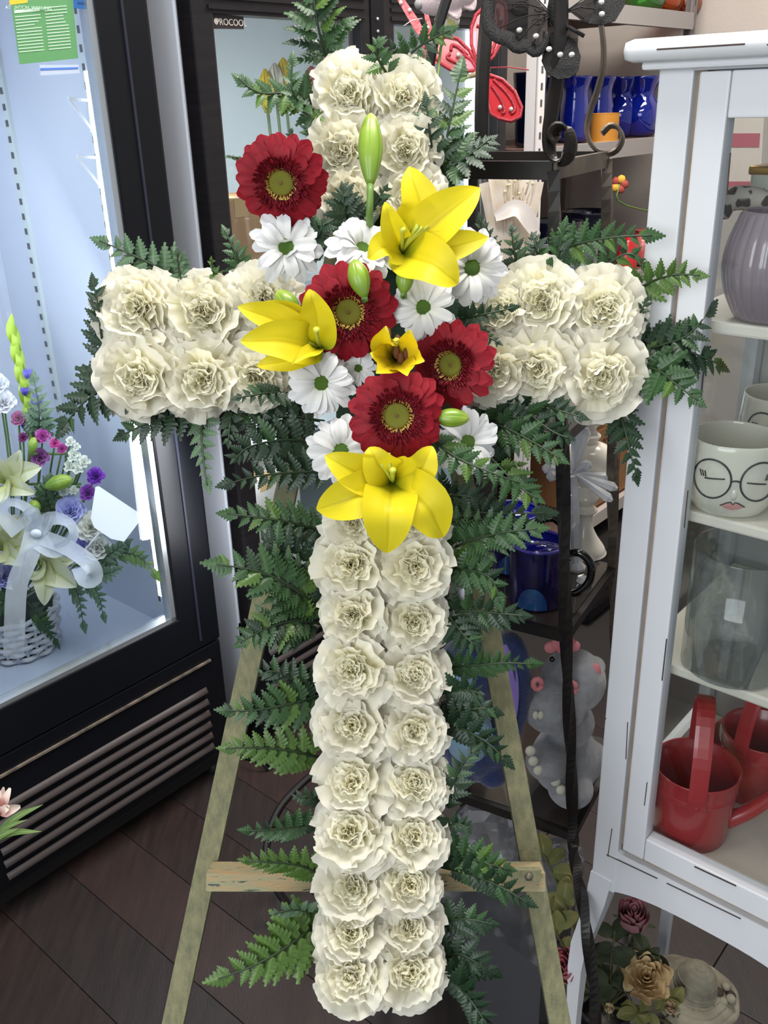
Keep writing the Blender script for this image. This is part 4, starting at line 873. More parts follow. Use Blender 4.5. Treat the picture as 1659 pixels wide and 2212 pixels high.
def watering_can(u, v, label, turn, sc=1.0):
    c = P(u, v, .601); t = thing('watering_can', label, 'watering can', c, 'red watering cans in the cabinet'); h = .107*sc; r0, r1 = .046*sc, .0535*sc
    M = frame(c, V(cos(turn), sin(turn), 0), V(-sin(turn), cos(turn), 0), V(0, 0, 1))
    part('can_body', MB(M).lathe([(0, 0), (r0, 0), (r0+.001, .004), (r0*.5+r1*.5, h*.5), (r1*.97, h*.70), (r1*.973, h*.715), (r1*.975+.0011, h*.725), (r1*.976, h*.735), (r1*.977, h*.745), (r1*.978+.0011, h*.755), (r1*.979, h*.765), (r1*.98, h*.78), (r1, h*.95), (r1, h*.97), (r1+.0022, h*.985), (r1+.001, h), (r1-.002, h*.98), (r1*.93, h*.5), (r0*.95, .006), (0, .006)], 48), m_red, t)
    arch = [V(0, -r1-.001, h*.70), V(0, -r1-.002, h*.95), V(0, -r1*.85, h*1.45), V(0, -r1*.35, h*1.85), V(0, r1*.3, h*1.88), V(0, r1*.85, h*1.5), V(0, r1+.001, h*.92)]
    hd = part('top_handle', MB(M).tube(rail(arch, 26), .01, 8, True, flat=(.003, .022*sc), ref=(1, 0, 0)), m_red, t, False)
    part('rivet', MB(M).ball((0, -r1-.003, h*.76), .0024, 8), m_red, hd)
    part('spout', MB(M).tube(rail([V(r0*.95, 0, h*.22), V(r1+.02, 0, h*.45), V(r1+.055, 0, h*.85), V(r1+.075, 0, h*1.05)], 14), list(np.linspace(.0125, .0075, 14)), 14), m_red, t)
    part('rose_head', MB(M).tube([V(r1+.070, 0, h*1.0), V(r1+.088, 0, h*1.18)], [.008, .018], 16), m_red, t)
    part('side_handle', MB(M).tube(rail([V(-r1*.98, 0, h*.85), V(-r1-.014, 0, h*.78), V(-r1-.014, 0, h*.45), V(-r0*1.0, 0, h*.25)], 14), .006, 8, True, flat=(.003, .016), ref=(0, 1, 0)), m_red, t, False)
watering_can(1.037, .353, 'red metal watering can nearest the cabinet door', -.30, 1.06)
watering_can(1.175, .315, 'red metal watering can further back in the cabinet', -.9)
# on top of the cabinet
c = V(*P(1.02, .285, 1.602)); t = thing('glass_jar', 'clear glass jar of dried cream flowers on top of the cabinet', 'jar', c)
part('glass_wall', MB(frame(c, V(1, 0, 0), V(0, 1, 0), V(0, 0, 1))).lathe([(0, 0), (.022, 0), (.024, .004), (.024, .06), (.022, .06), (.021, .005), (0, .004)], 32), clear('clear_vase_glass', (232, 236, 236), .16, .02, .06), t)
m_dry = mat('dried_cream', (226, 214, 180), .8, transl=.2)
t = thing('dried_flowers', 'ruffled dried cream flowers in the glass jar above the cabinet', 'flower', c+V(0, 0, .008))
q = MB().tube([c+V(0, 0, .006), c+V(0, 0, .06)], .004, 6)
part('stem', q, m_dry, t)
for k in range(9):
    a = k*2.4; r_ = .012+.022*(k % 3)/2; q = carn_petal(200+k, .45, .16, 6, .2); M = Matrix.Translation(tuple(c+V(cos(a)*r_*.4, sin(a)*r_*.4, .052+.004*k))) @ Matrix.Rotation(a, 4, 'Z') @ Matrix.Rotation(.35, 4, 'X') @ Matrix.Scale(.042, 4)
    q.v = [tuple(M @ Vector(v)) for v in q.v]; part('petal', q, m_dry, t)
c = V(*P(.975, .232, 1.602)); t = thing('plush_toy', 'corner of a brown furry plush toy on top of the cabinet', 'toy', c)
part('body', MB().ball(c+V(0, 0, .028), .028, 20, (1, 1, 1)), mat('brown_fur', (176, 116, 72), .95, noise=(120, (150, 94, 56)), bump=(400, 1), sheen=.6), t)
part('paw', MB().ball(c+E2*.018+V(0, 0, .014)-E1*.008, .013, 14), mat('brown_fur'), t)
# poster with red bands on the right wall, seen through the cabinet side
pu = 3.496; ps = [onu(1560, 235, pu), onu(1548, 445, pu), onu(1640, 445, pu), onu(1652, 225, pu)]
t = thing('wall_poster', 'pale poster with two dusty red bands, seen through the cabinet glass', 'poster', ps[0])
def upl(cs, e=0, th=.002):
    vs = [onu(x, y, pu-e) for x, y in cs]; b = [p+E1*th for p in vs]; q = MB(); q._push(vs+b, [(3, 2, 1, 0), (4, 5, 6, 7), (0, 1, 5, 4), (1, 2, 6, 5), (2, 3, 7, 6), (3, 0, 4, 7)]); return q
part('sheet', upl([(1560, 235), (1548, 445), (1640, 445), (1652, 225)]), mat('poster_paper', (214, 200, 190), .7), t, False)
for y in (288, 392): part('red_band', upl([(1558, y), (1556, y+30), (1640, y+30), (1642, y)], .002, .001), mat('poster_red', (176, 84, 98), .7), t, False)

# ------------------------------------------------------------------ steel rack along the back wall with cobalt glass
m_beam = mat('grey_rack_beam', (150, 146, 144), .45, metal=.2); m_board = mat('particle_board', (110, 82, 72), .8, noise=(60, (92, 70, 62)))
m_post = mat('rack_post', (118, 112, 110), .5, metal=.2)
rk = thing('storage_rack', 'grey steel shelving rack along the back wall, holding blue vases', 'shelf', P(2.9, 1.6, 0))
RV0, RV1, RU0, RU1 = 1.5, 1.95, 2.42, 3.37
for (uu, vv) in ((RU0, RV0), (RU1, RV0), (RU0, RV1), (RU1, RV1)):
    mm = mat('white_rack_post', (214, 208, 206), .4) if uu == RU0 and vv == RV0 else m_post
    p_ = part('post', UV().box(uu-.018, uu+.018, vv-.004, vv+.004, 0, 2.0).box(uu+(.014 if uu == RU1 else -.018), uu+(.018 if uu == RU1 else -.014), vv, vv+.036, 0, 2.0), mm, rk, False)
    if vv == RV0:
        q = UV()
        for k in range(46): q.box(uu-.005, uu+.005, vv-.0046, vv-.0038, .06+k*.042, .078+k*.042)
        part('slot', q, mat('slot_shadow', (70, 74, 80), .6), p_, False, kind='stuff')
for z in (1.80, 1.422, .985, .60, .12):
    part('beam', UV().box(RU0+.018, RU1-.018, RV0-.012, RV0+.012, z-.05, z), m_beam if z > .2 else mat('white_beam', (196, 188, 180), .5), rk, False)
    part('beam', UV().box(RU0, RU1, RV1-.012, RV1+.012, z-.05, z), m_beam, rk, False)
    part('shelf_board', UV().box(RU0+.01, RU1-.01, RV0+.012, RV1-.012, z-.02, z-.004), m_board, rk, False)
def cobalt(nm): 
    return clear(nm, (40, 70, 210), .24, .03, .3, (20, 44, 170))
m_cob = cobalt('cobalt_glass'); m_cobd = clear('dark_cobalt_glass', (30, 36, 88), .2, .03, .4, (20, 24, 54))
def vase(px, py_b, z, v_, prof, m, label, group=None, name='glass_vase', cat='vase', seg=36):
    p0 = onv(px, py_b, v_); c = V(p0[0], p0[1], z); t = thing(name, label, cat, c, group)
    part('glass_wall', MB(frame(c, V(1, 0, 0), V(0, 1, 0), V(0, 0, 1))).lathe([tuple(p) for p in rail([V(*p) for p in prof], 30)], seg), m, t); return t
ging = [(0, .004), (.045, .001), (.056, .02), (.066, .06), (.058, .10), (.040, .128), (.045, .150), (.062, .185), (.060, .186), (.042, .15), (.037, .128), (.055, .10), (.062, .06), (.05, .015), (0, .010)]
cyl = [(0, .003), (.040, 0), (.045, .03), (.045, .10), (.040, .15), (.052, .185), (.050, .186), (.037, .15), (.042, .10), (.041, .02), (0, .008)]
vase(1384, 262, 1.422, 1.60, ging, m_cob, 'cobalt blue flared vase at the right end of the rack shelf', 'cobalt vases on the rack')
vase(1340, 262, 1.422, 1.66, ging, m_cob, 'cobalt blue flared vase second from the right on the rack', 'cobalt vases on the rack')
vase(1293, 255, 1.422, 1.64, cyl, m_cob, 'cobalt blue vase behind the curled iron foot of the stand', 'cobalt vases on the rack')
vase(1240, 255, 1.422, 1.62, cyl, m_cob, 'cobalt blue vase between the two iron scroll arms', 'cobalt vases on the rack')
vase(1200, 255, 1.422, 1.72, cyl, m_cob, 'cobalt blue vase mostly hidden by the front scroll arm', 'cobalt vases on the rack')
vase(1143, 262, 1.422, 1.60, [(0, .003), (.034, 0), (.040, .02), (.043, .12), (.050, .19), (.048, .19), (.041, .12), (.037, .02), (0, .008)], m_cobd, 'dark blue tall tumbler vase left of the white rack post', 'cobalt vases on the rack')
vase(1305, 290, 1.422, 1.54, [(0, 0), (.042, 0), (.044, .004), (.044, .075), (.040, .078), (0, .074)], mat('orange_wax', (190, 128, 44), .5, transl=.2), 'orange pillar candle inside the curl of the iron scroll', None, 'pillar_candle', 'candle')
vase(1392, -10, 1.80, 1.60, [(0, .002), (.05, 0), (.075, .05), (.07, .11), (.066, .11), (.07, .05), (.045, .01), (0, .01)], clear('green_glass', (120, 190, 110), .2, .05, .3, (70, 130, 60)), 'green glass bowl on top of the rack', None, 'glass_bowl', 'bowl')
for k, (px, lb) in enumerate(((1440, 'left'), (1482, 'right'))):
    vase(px, -5, 1.80, 1.58, [(0, .002), (.03, 0), (.055, .03), (.05, .07), (.058, .10), (.054, .10), (.046, .07), (.05, .03), (.025, .01), (0, .01)], clear('amber_glass', (226, 130, 30), .2, .05, .35, (170, 80, 14)), 'amber glass bowl on top of the rack, the %s of the two' % lb, None, 'glass_bowl', 'bowl')
for k, (px, lb) in enumerate(((1195, 'left'), (1262, 'right'))):
    vase(px, 560, .985, 1.62+.05*k, [(0, .002), (.06, 0), (.075, .06), (.085, .17), (.09, .20), (.086, .20), (.08, .17), (.07, .06), (.05, .012), (0, .01)], mat('navy_glaze', (24, 26, 44), .2, coat=.5), 'dark navy pot on the rack behind the iron post, %s of the pair' % lb, None, 'navy_pot', 'pot')
t = vase(1385, 575, .985, 1.56, [(0, .002), (.045, 0), (.06, .04), (.05, .085), (.03, .11), (.034, .12), (0, .118)], mat('pink_red_glaze', (196, 104, 100), .25, noise=(30, (160, 60, 62))), 'pink glazed jar on the rack beside the cabinet edge', None, 'glazed_jar', 'jar')
t = vase(1352, 575, .985, 1.53, [(0, .002), (.03, 0), (.036, .04), (.022, .10), (0, .12)], mat('bright_red_glaze', (186, 36, 40), .25), 'bright red ornament left of the pink jar on the rack', None, 'red_ornament', 'ornament')
# tiny silk flower pinned under the upper rack shelf
p0 = onv(1338, 398, 1.49); t = thing('silk_flower', 'small yellow and red silk flower hanging on the rack', 'flower', p0)
for k in range(5): a = k*1.257; part('petal', MB(frame_z(p0, -ray(1338, 398))).ball((cos(a)*.016, sin(a)*.016, 0), .014, 8, (1, 1, .35)), mat('silk_yellow', (214, 160, 50), .7) if k % 2 else mat('silk_red', (150, 60, 48), .7), t)
part('stem', MB().tube(rail([p0, p0+V(0, 0, -.06)+E1*.02, V(*P(3.33, 1.497, p0[2]-.14))], 8), .003, 5), m_gstem, t)
bx = carton('shipping_carton', 'brown shipping carton with black print on the lowest rack shelf', 2.86, 3.20, 1.52, 1.85, .12, .43, mat('brown_carton', (158, 112, 72), .8, noise=(9, (146, 102, 64))))
def onbox(px, py): return onv(px, py, 1.519)
Mt = frame(onbox(1322, 951), E1, V(0, 0, 1), -E2); text('print', '024SB', .062, Mt, m_ink, bx)
for (px, py, sx) in ((1332, 988, 1), (1331, 1010, 1)):
    p = onbox(px, py); q = MB(frame(p, E1, V(0, 0, 1), -E2))
    q.box(-.026, .026, .020, .0225, 0, .0005).box(-.026, .026, -.0225, -.020, 0, .0005).box(-.026, -.0235, -.02, .02, 0, .0005).box(.0235, .026, -.02, .02, 0, .0005).box(-.002, .002, -.014, .006, 0, .0005).box(-.014, .014, .004, .010, 0, .0005)
    part('handling_mark', q, m_ink, bx, False)
c = onv(1318, 905, 1.66); c = V(c[0], c[1], .431); t = thing('plastic_bag', 'white printed plastic bag lying on the shipping carton', 'bag', c)
rb = np.random.RandomState(4); q = MB().ball(c+V(0, 0, .038), .10, 24, (1, .8, .38)); q.v = [tuple(V(*v)+V(0, 0, 1)*.008*(rb.rand()-.5)*(v[2] > c[2]+.02)) for v in q.v]
part('bag_body', q, clear('bag_film', (225, 225, 230), .15, .2, .55, (205, 200, 205)), t)
part('print', MB().ball(c+V(-.03, -.082, .045), .018, 8, (1, .12, .6)), mat('blue_print', (40, 80, 140), .5), t)
c = V(*P(2.30, 1.30, 0)); t = thing('slatted_crate', 'black slatted crate on the floor behind the candlestick', 'crate', c)
for z in (.02, .09, .16): part('slat', UV().box(2.35, 2.85, 1.20, 1.212, z, z+.035), m_dark_frame, t, False)
for uu in (2.36, 2.83): part('post', UV().box(uu, uu+.02, 1.212, 1.23, 0, .21), m_dark_frame, t, False)
part('base', UV().box(2.35, 2.85, 1.212, 1.42, .005, .02), m_dark_frame, t, False)

# ------------------------------------------------------------------ tall wrought iron stand
m_iron = mat('worn_black_iron', (20, 19, 20), .42, metal=.2, noise=(14, (40, 35, 31)), bump=(40, .3))
m_irw = mat('rubbed_iron', (66, 60, 56), .4, metal=.4, noise=(18, (106, 94, 80)), bump=(40, .3))
m_shg = clear('stand_shelf_glass', (150, 142, 136), .14, .06, .35, (92, 82, 76))
S_, F_ = V(.5, .866, 0), V(-.866, .5, 0)
sn = thing('iron_stand', 'tall black wrought iron stand with twisted posts, between cross and cabinet', 'shelf', V(.2, 1.25, 0))
FRP = [(.204, 1.12, 1.475), (.231, 1.12, 1.15), (.251, 1.12, .856), (.269, 1.12, .65), (.281, 1.12, .492)]
for x_, y_, d_ in ((1244, 1870, 1.06), (1264, 1990, .985), (1286, 2212, .935)): FRP.append(tuple(onY(x_, y_, d_)))
FRP.append((FRP[-1][0]+.004, .915, 0))
def twisted(pts, w, tw, mat_, name='post'):
    pl = rail([V(*p) for p in pts], 120); vs = []; fs = []; q = MB()
    x = V(1, 0, 0)
    for i, p in enumerate(pl):
        t = nz(pl[min(i+1, 119)]-pl[max(i-1, 0)]); y = nz(np.cross(t, x)); xx = np.cross(y, t); a = tw*i/119
        for k in range(4): b = a+pi/4+k*pi/2; vs.append(p+(xx*cos(b)+y*sin(b))*w*.7)
    for i in range(119):
        for k in range(4): fs.append((4*i+k, 4*i+(k+1) % 4, 4*i+4+(k+1) % 4, 4*i+4+k))
    fs += [(3, 2, 1, 0), (476, 477, 478, 479)]; q._push(vs, fs); return part(name, q, mat_, sn, False)
def corner(k, i):                                        # k: tier point, i: 0 FR, 1 FL, 2 BR, 3 BL
    z = FRP[k][2]; sp = .19+.10*(1.475-z); ss = .203+.04*(1.475-z); p = V(*FRP[k])
    return p+(F_*sp if i in (1, 3) else 0)+(S_*ss if i in (2, 3) else 0)
twisted(FRP, .0135, 17, m_iron)
for i in (1, 2, 3):
    pts = [corner(k, i) for k in range(5)]; o = (F_ if i in (1, 3) else -F_)*.03+(S_ if i in (2, 3) else -S_)*.05
    if i == 1: o = F_*.02-S_*.03
    e = pts[-1]+o; pts += [V(e[0], e[1], .24), V(*(e+o*.4)[:2], 0)]
    twisted([tuple(p) for p in pts], .0135, 17, m_irw if i == 2 else m_iron)
def frame_tier(k, z=None, gl=True, w=.016):
    c4 = [corner(k, i) for i in (0, 1, 3, 2)]
    for i in range(4): part('rail', MB().bar(c4[i], c4[(i+1) % 4], .009, w), m_irw if (k == 0 and i == 3) else m_iron, sn, False)
    if gl:
        q = MB(); lo = [p+V(0, 0, .004) for p in c4]; hi = [p+V(0, 0, .009) for p in c4]; ctr = sum(c4)/4
        lo = [ctr+(p-ctr)*.96+V(0, 0, .004) for p in c4]; hi = [ctr+(p-ctr)*.96+V(0, 0, .009) for p in c4]
        q._push(lo+hi, [(3, 2, 1, 0), (4, 5, 6, 7), (0, 1, 5, 4), (1, 2, 6, 5), (2, 3, 7, 6), (3, 0, 4, 7)]); part('glass_shelf', q, m_shg, sn, False)
frame_tier(0, gl=False, w=.020); frame_tier(1); frame_tier(2); frame_tier(4)
def scroll(path, Yp, m_, wd, ref, name='scroll_arm'):
    pts = [onY(x, y, Yp) for x, y in path]
    part(name, MB().tube(rail(pts, 46), .01, 8, True, flat=(.005, wd), ref=ref), m_, sn, False)
scroll([(1204, 305), (1196, 290), (1205, 277), (1224, 280), (1233, 305), (1228, 335), (1208, 348), (1190, 330), (1186, 290), (1196, 220), (1207, 140), (1212, 60), (1212, -60)], 1.12, m_iron, .022, FW*.7+RT*.7)
scroll([(1300, 288), (1318, 272), (1336, 278), (1344, 300), (1332, 324), (1308, 332), (1282, 318), (1268, 285), (1275, 240), (1292, 190), (1304, 130), (1298, 50), (1272, -60)], 1.29, m_irw, .014, FW*.85+RT*.5)
scroll([(1040, 338), (1040, 240), (1045, 120), (1060, -20), (1085, -90)], 1.395, m_iron, .019, RT)
scroll([(905, 350), (920, 200), (935, 100), (952, 40), (972, -20), (1005, -90)], 1.215, m_iron, .012, RT)

# black glitter butterfly wired on the stand
m_blk = mat('black_glitter', (10, 9, 11), .5, noise=(400, (26, 25, 26)), bump=(600, 1), spec=.3); m_net = clear('black_net', (150, 146, 146), .03, .3, .12, (40, 38, 40)); m_gem = mat('rhinestone', (226, 224, 220), .1, coat=1.0, noise=(300, (180, 176, 170)))
def plate(poly, zc, th, dz=0):                             # flat shape with a thickness, standing in the air
    f = [W(x, y, zc+dz) for x, y in poly]; b = [p+FW*th for p in f]; n = len(f); q = MB(); q._push(f+b, [tuple(range(n))[::-1], tuple(range(n, 2*n))]+[(i, (i+1) % n, n+(i+1) % n, n+i) for i in range(n)]); return q
BZ = 1.0
bt = thing('black_butterfly', 'black glitter butterfly with rhinestones perched on the iron scroll arms', 'ornament', W(1207, 40, BZ))
part('body', MB().tube([W(1206, 64, BZ), W(1205, 45, BZ), W(1204, 15, BZ), W(1203, -25, BZ)], [.004, .009, .011, .006], 10), m_blk, bt)
def ribbon(pts, w, zc=BZ): return MB().strap([W(x, y, zc) for x, y in pts], (lambda t: w*zc/FOC*.5) if not callable(w) else (lambda t: w(t)*zc/FOC*.5), -FW, 0, 2, 40)
lw_ = part('wing', plate([(1190, 30), (1150, -10), (1090, -40), (1056, -20), (1054, 40), (1062, 72), (1085, 82), (1110, 100), (1150, 112), (1178, 90)], BZ, .0006, .004), m_net, bt, False)
solid(part('wing_border', ribbon([(1056, -30), (1053, 20), (1058, 56), (1075, 76), (1100, 84), (1118, 100), (1140, 98), (1158, 112), (1178, 92), (1186, 74)], lambda t: 12+20*sin(pi*t)), m_blk, lw_), .0015)
for e in ((1080, 60), (1095, 10), (1120, 88), (1150, 100), (1110, -30)): part('wing_vein', MB().tube(rail([W(1192, 30, BZ), W((1192+e[0])/2, (30+e[1])/2-10, BZ-.003), W(*e, BZ)], 10), .0007, 5), m_blk, lw_)
for e in ((1125, 12, 14), (1165, 20, 8), (1160, 48, 9)): part('wire_loop', MB().tube([W(e[0]+e[2]*cos(k*.42)*1.3, e[1]+e[2]*.7*sin(k*.42), BZ) for k in range(16)], .0006, 5), m_blk, lw_)
hw = part('wing', plate([(1190, 70), (1178, 100), (1170, 130), (1182, 158), (1205, 171), (1230, 168), (1250, 152), (1255, 122), (1245, 92), (1222, 70)], BZ, .0018, .006), m_blk, bt, False)
rw = part('wing', plate([(1225, 20), (1262, 48), (1300, 54), (1330, 44), (1348, 14), (1350, -30), (1300, -20)], BZ, .0006, .004), m_net, bt, False)
part('wing_border', plate([(1270, 50), (1300, 54), (1330, 44), (1350, 10), (1352, -40), (1285, -40), (1290, 0), (1283, 25)], BZ, .0016, .002), m_blk, rw, False)
for e in ((1262, 42), (1285, 20), (1290, -10)): part('wing_vein', MB().tube([W(1222, 26, BZ), W((1222+e[0])/2, (26+e[1])/2-8, BZ-.003), W(*e, BZ)], .0007, 5), m_blk, rw)
part('tail', MB().bar(W(1222, 55, BZ), W(1262, 78, BZ), .006, .004), m_blk, bt)
for w_, ps in ((lw_, ((1122, 65), (1158, 78))), (hw, ((1186, 106), (1210, 118), (1235, 118))), (rw, ((1299, 4), (1300, 30)))):
    for g in ps: part('rhinestone', MB().ball(W(g[0], g[1], BZ-.004), .0035, 10, (1, 1, .8)), m_gem, w_)
part('wire', MB().tube([W(1206, 60, BZ+.002), W(1208, 90, 1.05), W(1206, 120, 1.075)], .0012, 5), m_blk, bt)
# red butterflies behind it
m_film = clear('pink_film', (246, 176, 182), .08, .1, .32, (232, 130, 138)); m_rgl = mat('red_glitter', (150, 26, 40), .35, noise=(300, (196, 60, 72)), bump=(500, .8)); m_film2 = clear('red_film', (232, 70, 76), .08, .1, .62, (220, 66, 74))
RZ = 1.34
rbf = thing('red_butterfly', 'red and pink butterfly with glitter outlines behind the iron arm', 'ornament', W(1040, 155, RZ))
part('body', MB().tube([W(1012, 166, RZ), W(1035, 158, RZ), W(1058, 150, RZ)], [.003, .005, .003], 8), mat('tan_body', (170, 150, 120), .6), rbf)
def rwing(poly, m, lines):
    w_ = part('wing', plate(poly, RZ, .0007), m, rbf, False)
    cl = [W(x, y, RZ-.001) for x, y in poly]+[W(*poly[0], RZ-.001)]; part('wing_outline', MB().tube(cl, .0026, 6), m_rgl, w_)
    for l in lines: part('wing_line', MB().tube(rail([W(x, y, RZ-.001) for x, y in l], 16), [.0024]*16, 6), m_rgl, w_)
    return w_
w1 = rwing([(1036, 150), (1018, 96), (1018, 60), (1028, 32), (1048, 12), (1078, 0), (1092, 10), (1095, 40), (1086, 85), (1066, 122)], m_film, [[(1040, 140), (1042, 90), (1040, 62), (1030, 55)], [(1060, 120), (1078, 60), (1075, 20)]])
w2 = rwing([(1034, 152), (1015, 110), (990, 84), (962, 78), (938, 92), (930, 112), (944, 132), (972, 150), (1005, 154)], m_film, [[(1010, 120), (990, 102), (976, 98), (974, 110)], [(1000, 140), (978, 132), (966, 124), (972, 116)], [(1030, 150), (1018, 130), (1000, 118)]])
w3 = rwing([(1052, 160), (1085, 172), (1112, 198), (1127, 232), (1124, 252), (1104, 262), (1078, 256), (1060, 246), (1050, 200)], m_film2, [[(1062, 185), (1082, 215), (1090, 240), (1084, 246)], [(1066, 172), (1098, 205), (1113, 235), (1104, 246)]])
for w_, g in ((w2, (990, 119)), (w3, (1080, 232)), (w3, (1104, 236)), (w1, (1082, 42))): part('rhinestone', MB().ball(W(*g, RZ-.003), .0035, 8), m_gem, w_)
part('antenna', MB().tube([W(1056, 146, RZ), W(1100, 145, RZ-.01), W(1142, 151, RZ-.02)], .0009, 5), m_rgl, rbf)
part('clip', MB().tube(rail([W(1048, 156, RZ+.001), W(1052, 200, RZ+.02), onY(1042, 300, 1.40)], 8), .0015, 6), m_iron, rbf)
RZ2 = 1.28
rb2 = thing('glitter_butterfly', 'narrow red glitter butterfly seen edge-on above the top fern', 'ornament', W(925, 105, RZ2))
m_rgl2 = mat('bright_red_glitter', (206, 52, 62), .3, noise=(260, (236, 120, 126)), bump=(500, .9))
for poly in ([(853, -10), (868, -10), (906, 45), (925, 90), (918, 96), (893, 60)], [(914, 14), (922, 18), (934, 62), (937, 92), (926, 92)], [(926, 96), (942, 120), (950, 132), (938, 140), (935, 190), (922, 180), (915, 150), (888, 130), (905, 118)]):
    part('wing', plate(poly, RZ2, .0012), m_rgl2, rb2, False)
part('body', MB().tube([W(915, 96, RZ2), W(930, 118, RZ2), W(948, 130, RZ2)], [.003, .005, .003], 8), m_rgl2, rb2)
for g in ((866, 6), (885, 22), (917, 62), (924, 60)): part('rhinestone', MB().ball(W(*g, RZ2-.002), .003, 8), m_gem, rb2)
part('antenna', MB().tube([W(912, 40, RZ2), W(890, 44, RZ2-.01), W(872, 56, RZ2-.01)], .0008, 5), m_gem, rb2)
part('wire', MB().tube(rail([W(930, 118, RZ2+.003), W(940, 200, 1.28), onY(938, 330, 1.235)], 8), .0014, 5), m_iron, rb2)
# pale pink soft toy hanging at the top of the stand
m_pk = mat('pale_pink_plush', (222, 202, 202), .9, noise=(90, (208, 184, 188)), sheen=.5, bump=(300, .5)); TZ = 1.16
tp = thing('hanging_plush', 'pale pink soft toy with grey nose hanging at the top edge', 'toy', W(960, -10, TZ))
part('body', MB().tube(rail([W(902, 12, TZ), W(918, 6, TZ), W(950, -10, TZ), W(1000, -20, TZ), W(1040, -40, TZ)], 14), [.004, .007, .011, .014, .018, .021, .023, .024, .024, .023, .022, .018, .012, .004], 16), m_pk, tp)
part('nose', MB().ball(W(905, 9, TZ-.004), .006, 12), mat('grey_plush', (150, 148, 148), .9), tp)
part('eye', MB().ball(W(936, -2, TZ-.014), .0035, 8), m_ink, tp)
for pl in ([W(970, 0, TZ), W(985, 25, TZ-.004), W(992, 42, TZ)], [W(1005, -5, TZ), W(1018, 8, TZ-.004), W(1027, 20, TZ)]):
    solid(part('fin', MB().strap(pl, lambda t: .013*(1-t)**.6+.0008, -FW, .2, 4, 8), m_pk, tp), .003)
part('hanging_cord', MB().tube([W(1000, -22, TZ), onY(1040, -85, 1.30)], .001, 5), m_ink, tp)
t = thing('silk_blossom', 'small yellow green silk blossom under the pale pink toy', 'flower', W(965, 45, 1.20))
for k in range(6): a = k*1.05; part('petal', MB(frame_z(W(966+14*cos(a), 42+16*sin(a), 1.20), -FW+RT*cos(a)*.6-UP*sin(a)*.6)).ball((0, 0, 0), .010, 8, (1, 1, .4)), mat('pale_yellow_silk', (206, 206, 130), .7) if k % 2 else mat('white_silk', (230, 228, 222), .7), t)
part('stem', MB().tube(rail([W(966, 45, 1.203), W(950, 120, 1.21), onY(936, 300, 1.21)], 8), .0018, 6), m_gstem, t)

# mugs on the second glass shelf
MZ = .865
m_mug = mat('indigo_mug_glaze', (24, 22, 92), .18, noise=(38, (14, 12, 44)), coat=.6, chips=(55, (50, 40, 130), .66)); m_mugin = mat('royal_blue_glaze', (20, 24, 150), .12, coat=.6); m_hblk = mat('black_gloss', (10, 10, 12), .12, coat=.5)
def mug(px, py, label, turn):
    c = onz(px, py, MZ); t = thing('mug', label, 'mug', c, 'indigo mugs on the iron stand'); M = frame(c, V(cos(turn), sin(turn), 0), V(-sin(turn), cos(turn), 0), V(0, 0, 1)); r, h = .041, .098
    part('outside', MB(M).lathe([(0, 0), (r-.003, 0), (r, .004), (r, h-.002)], 44), m_mug, t)
    part('inside', MB(M).lathe([(r-.0032, h-.003), (r-.0032, .006), (0, .005)], 44), m_mugin, t)
    part('rim', MB(M).tube([((r-.0016)*cos(k*pi/24), (r-.0016)*sin(k*pi/24), h-.0015) for k in range(49)], .0022, 8, False), mat('violet_rim', (70, 62, 170), .15, coat=.6), t)
    part('handle', MB(M).tube(rail([V(r-.002, 0, h*.84), V(r+.02, 0, h*.88), V(r+.036, 0, h*.70), V(r+.034, 0, h*.42), V(r+.018, 0, h*.22), V(r-.002, 0, h*.16)], 22), .006, 12), m_hblk, t)
    q = MB(M); q.grid(lambda s, t_: ((r+.0006)*cos(-1.55+s*.55), (r+.0006)*sin(-1.55+s*.55), h*(.05+t_*.36*max(.02, 1-s*s)**.5)), 20, 5); part('glaze_patch', q, mat('teal_glaze', (44, 92, 140), .2, coat=.5, noise=(60, (26, 60, 120))), t)
mug(1158, 1296, 'indigo mug with black handle at the front of the iron stand', -.35)
mug(1108, 1222, 'indigo mug with black handle behind the front one, half hidden by fern', -.2)
# white turned candlestick and crystal cross
c = onz(1258, 1192, MZ); m_cs = mat('ivory_gloss', (226, 220, 206), .2, coat=.5)
t = thing('candlestick', 'white turned ceramic candlestick behind the crystal cross', 'candlestick', c)
prof = [(0, 0), (.036, 0), (.037, .004), (.034, .012), (.022, .030), (.013, .050), (.0125, .066), (.019, .074), (.019, .078), (.013, .084), (.020, .094), (.021, .102), (.014, .112), (.011, .118), (.024, .126), (.044, .146), (.046, .160), (.033, .182), (.012, .192), (.011, .196), (.0165, .200), (.0165, .204), (.011, .208), (.010, .216), (.0175, .223), (.0185, .232), (.012, .240), (.012, .262), (.020, .270), (.020, .274), (0, .270)]
part('turned_body', MB(frame(c, V(1, 0, 0), V(0, 1, 0), V(0, 0, 1))).lathe([tuple(p) for p in rail([V(*p) for p in prof], 120)], 40), m_cs, t)
m_cry = clear('crystal_acrylic', (240, 244, 250), .42, .03, .46, (250, 252, 255)); c0 = onz(1244, 1228, MZ); Yc = c0[1]
t = thing('crystal_cross', 'clear crystal cross of faceted rods on a clear stem, right of the mugs', 'ornament', c0)
ctr = onY(1240, 1022, Yc)
def rod(px, py, dy, r0=.0022, r1=.0085):
    e = onY(px, py, Yc+dy); a = ctr+(e-ctr)*.04; b = ctr+(e-ctr)*.88; part('crystal_rod', MB().tube([a, b, e], [r0, r1, r1*.35], 6), m_cry, t, False)
for r_ in ((1243, 912, .012), (1268, 925, -.006), (1250, 905, -.02), (1330, 1032, .012), (1333, 1056, -.006), (1322, 1082, -.02), (1178, 992, .01), (1172, 1010, -.008), (1182, 1030, -.02), (1272, 1002, -.05)): rod(*r_)
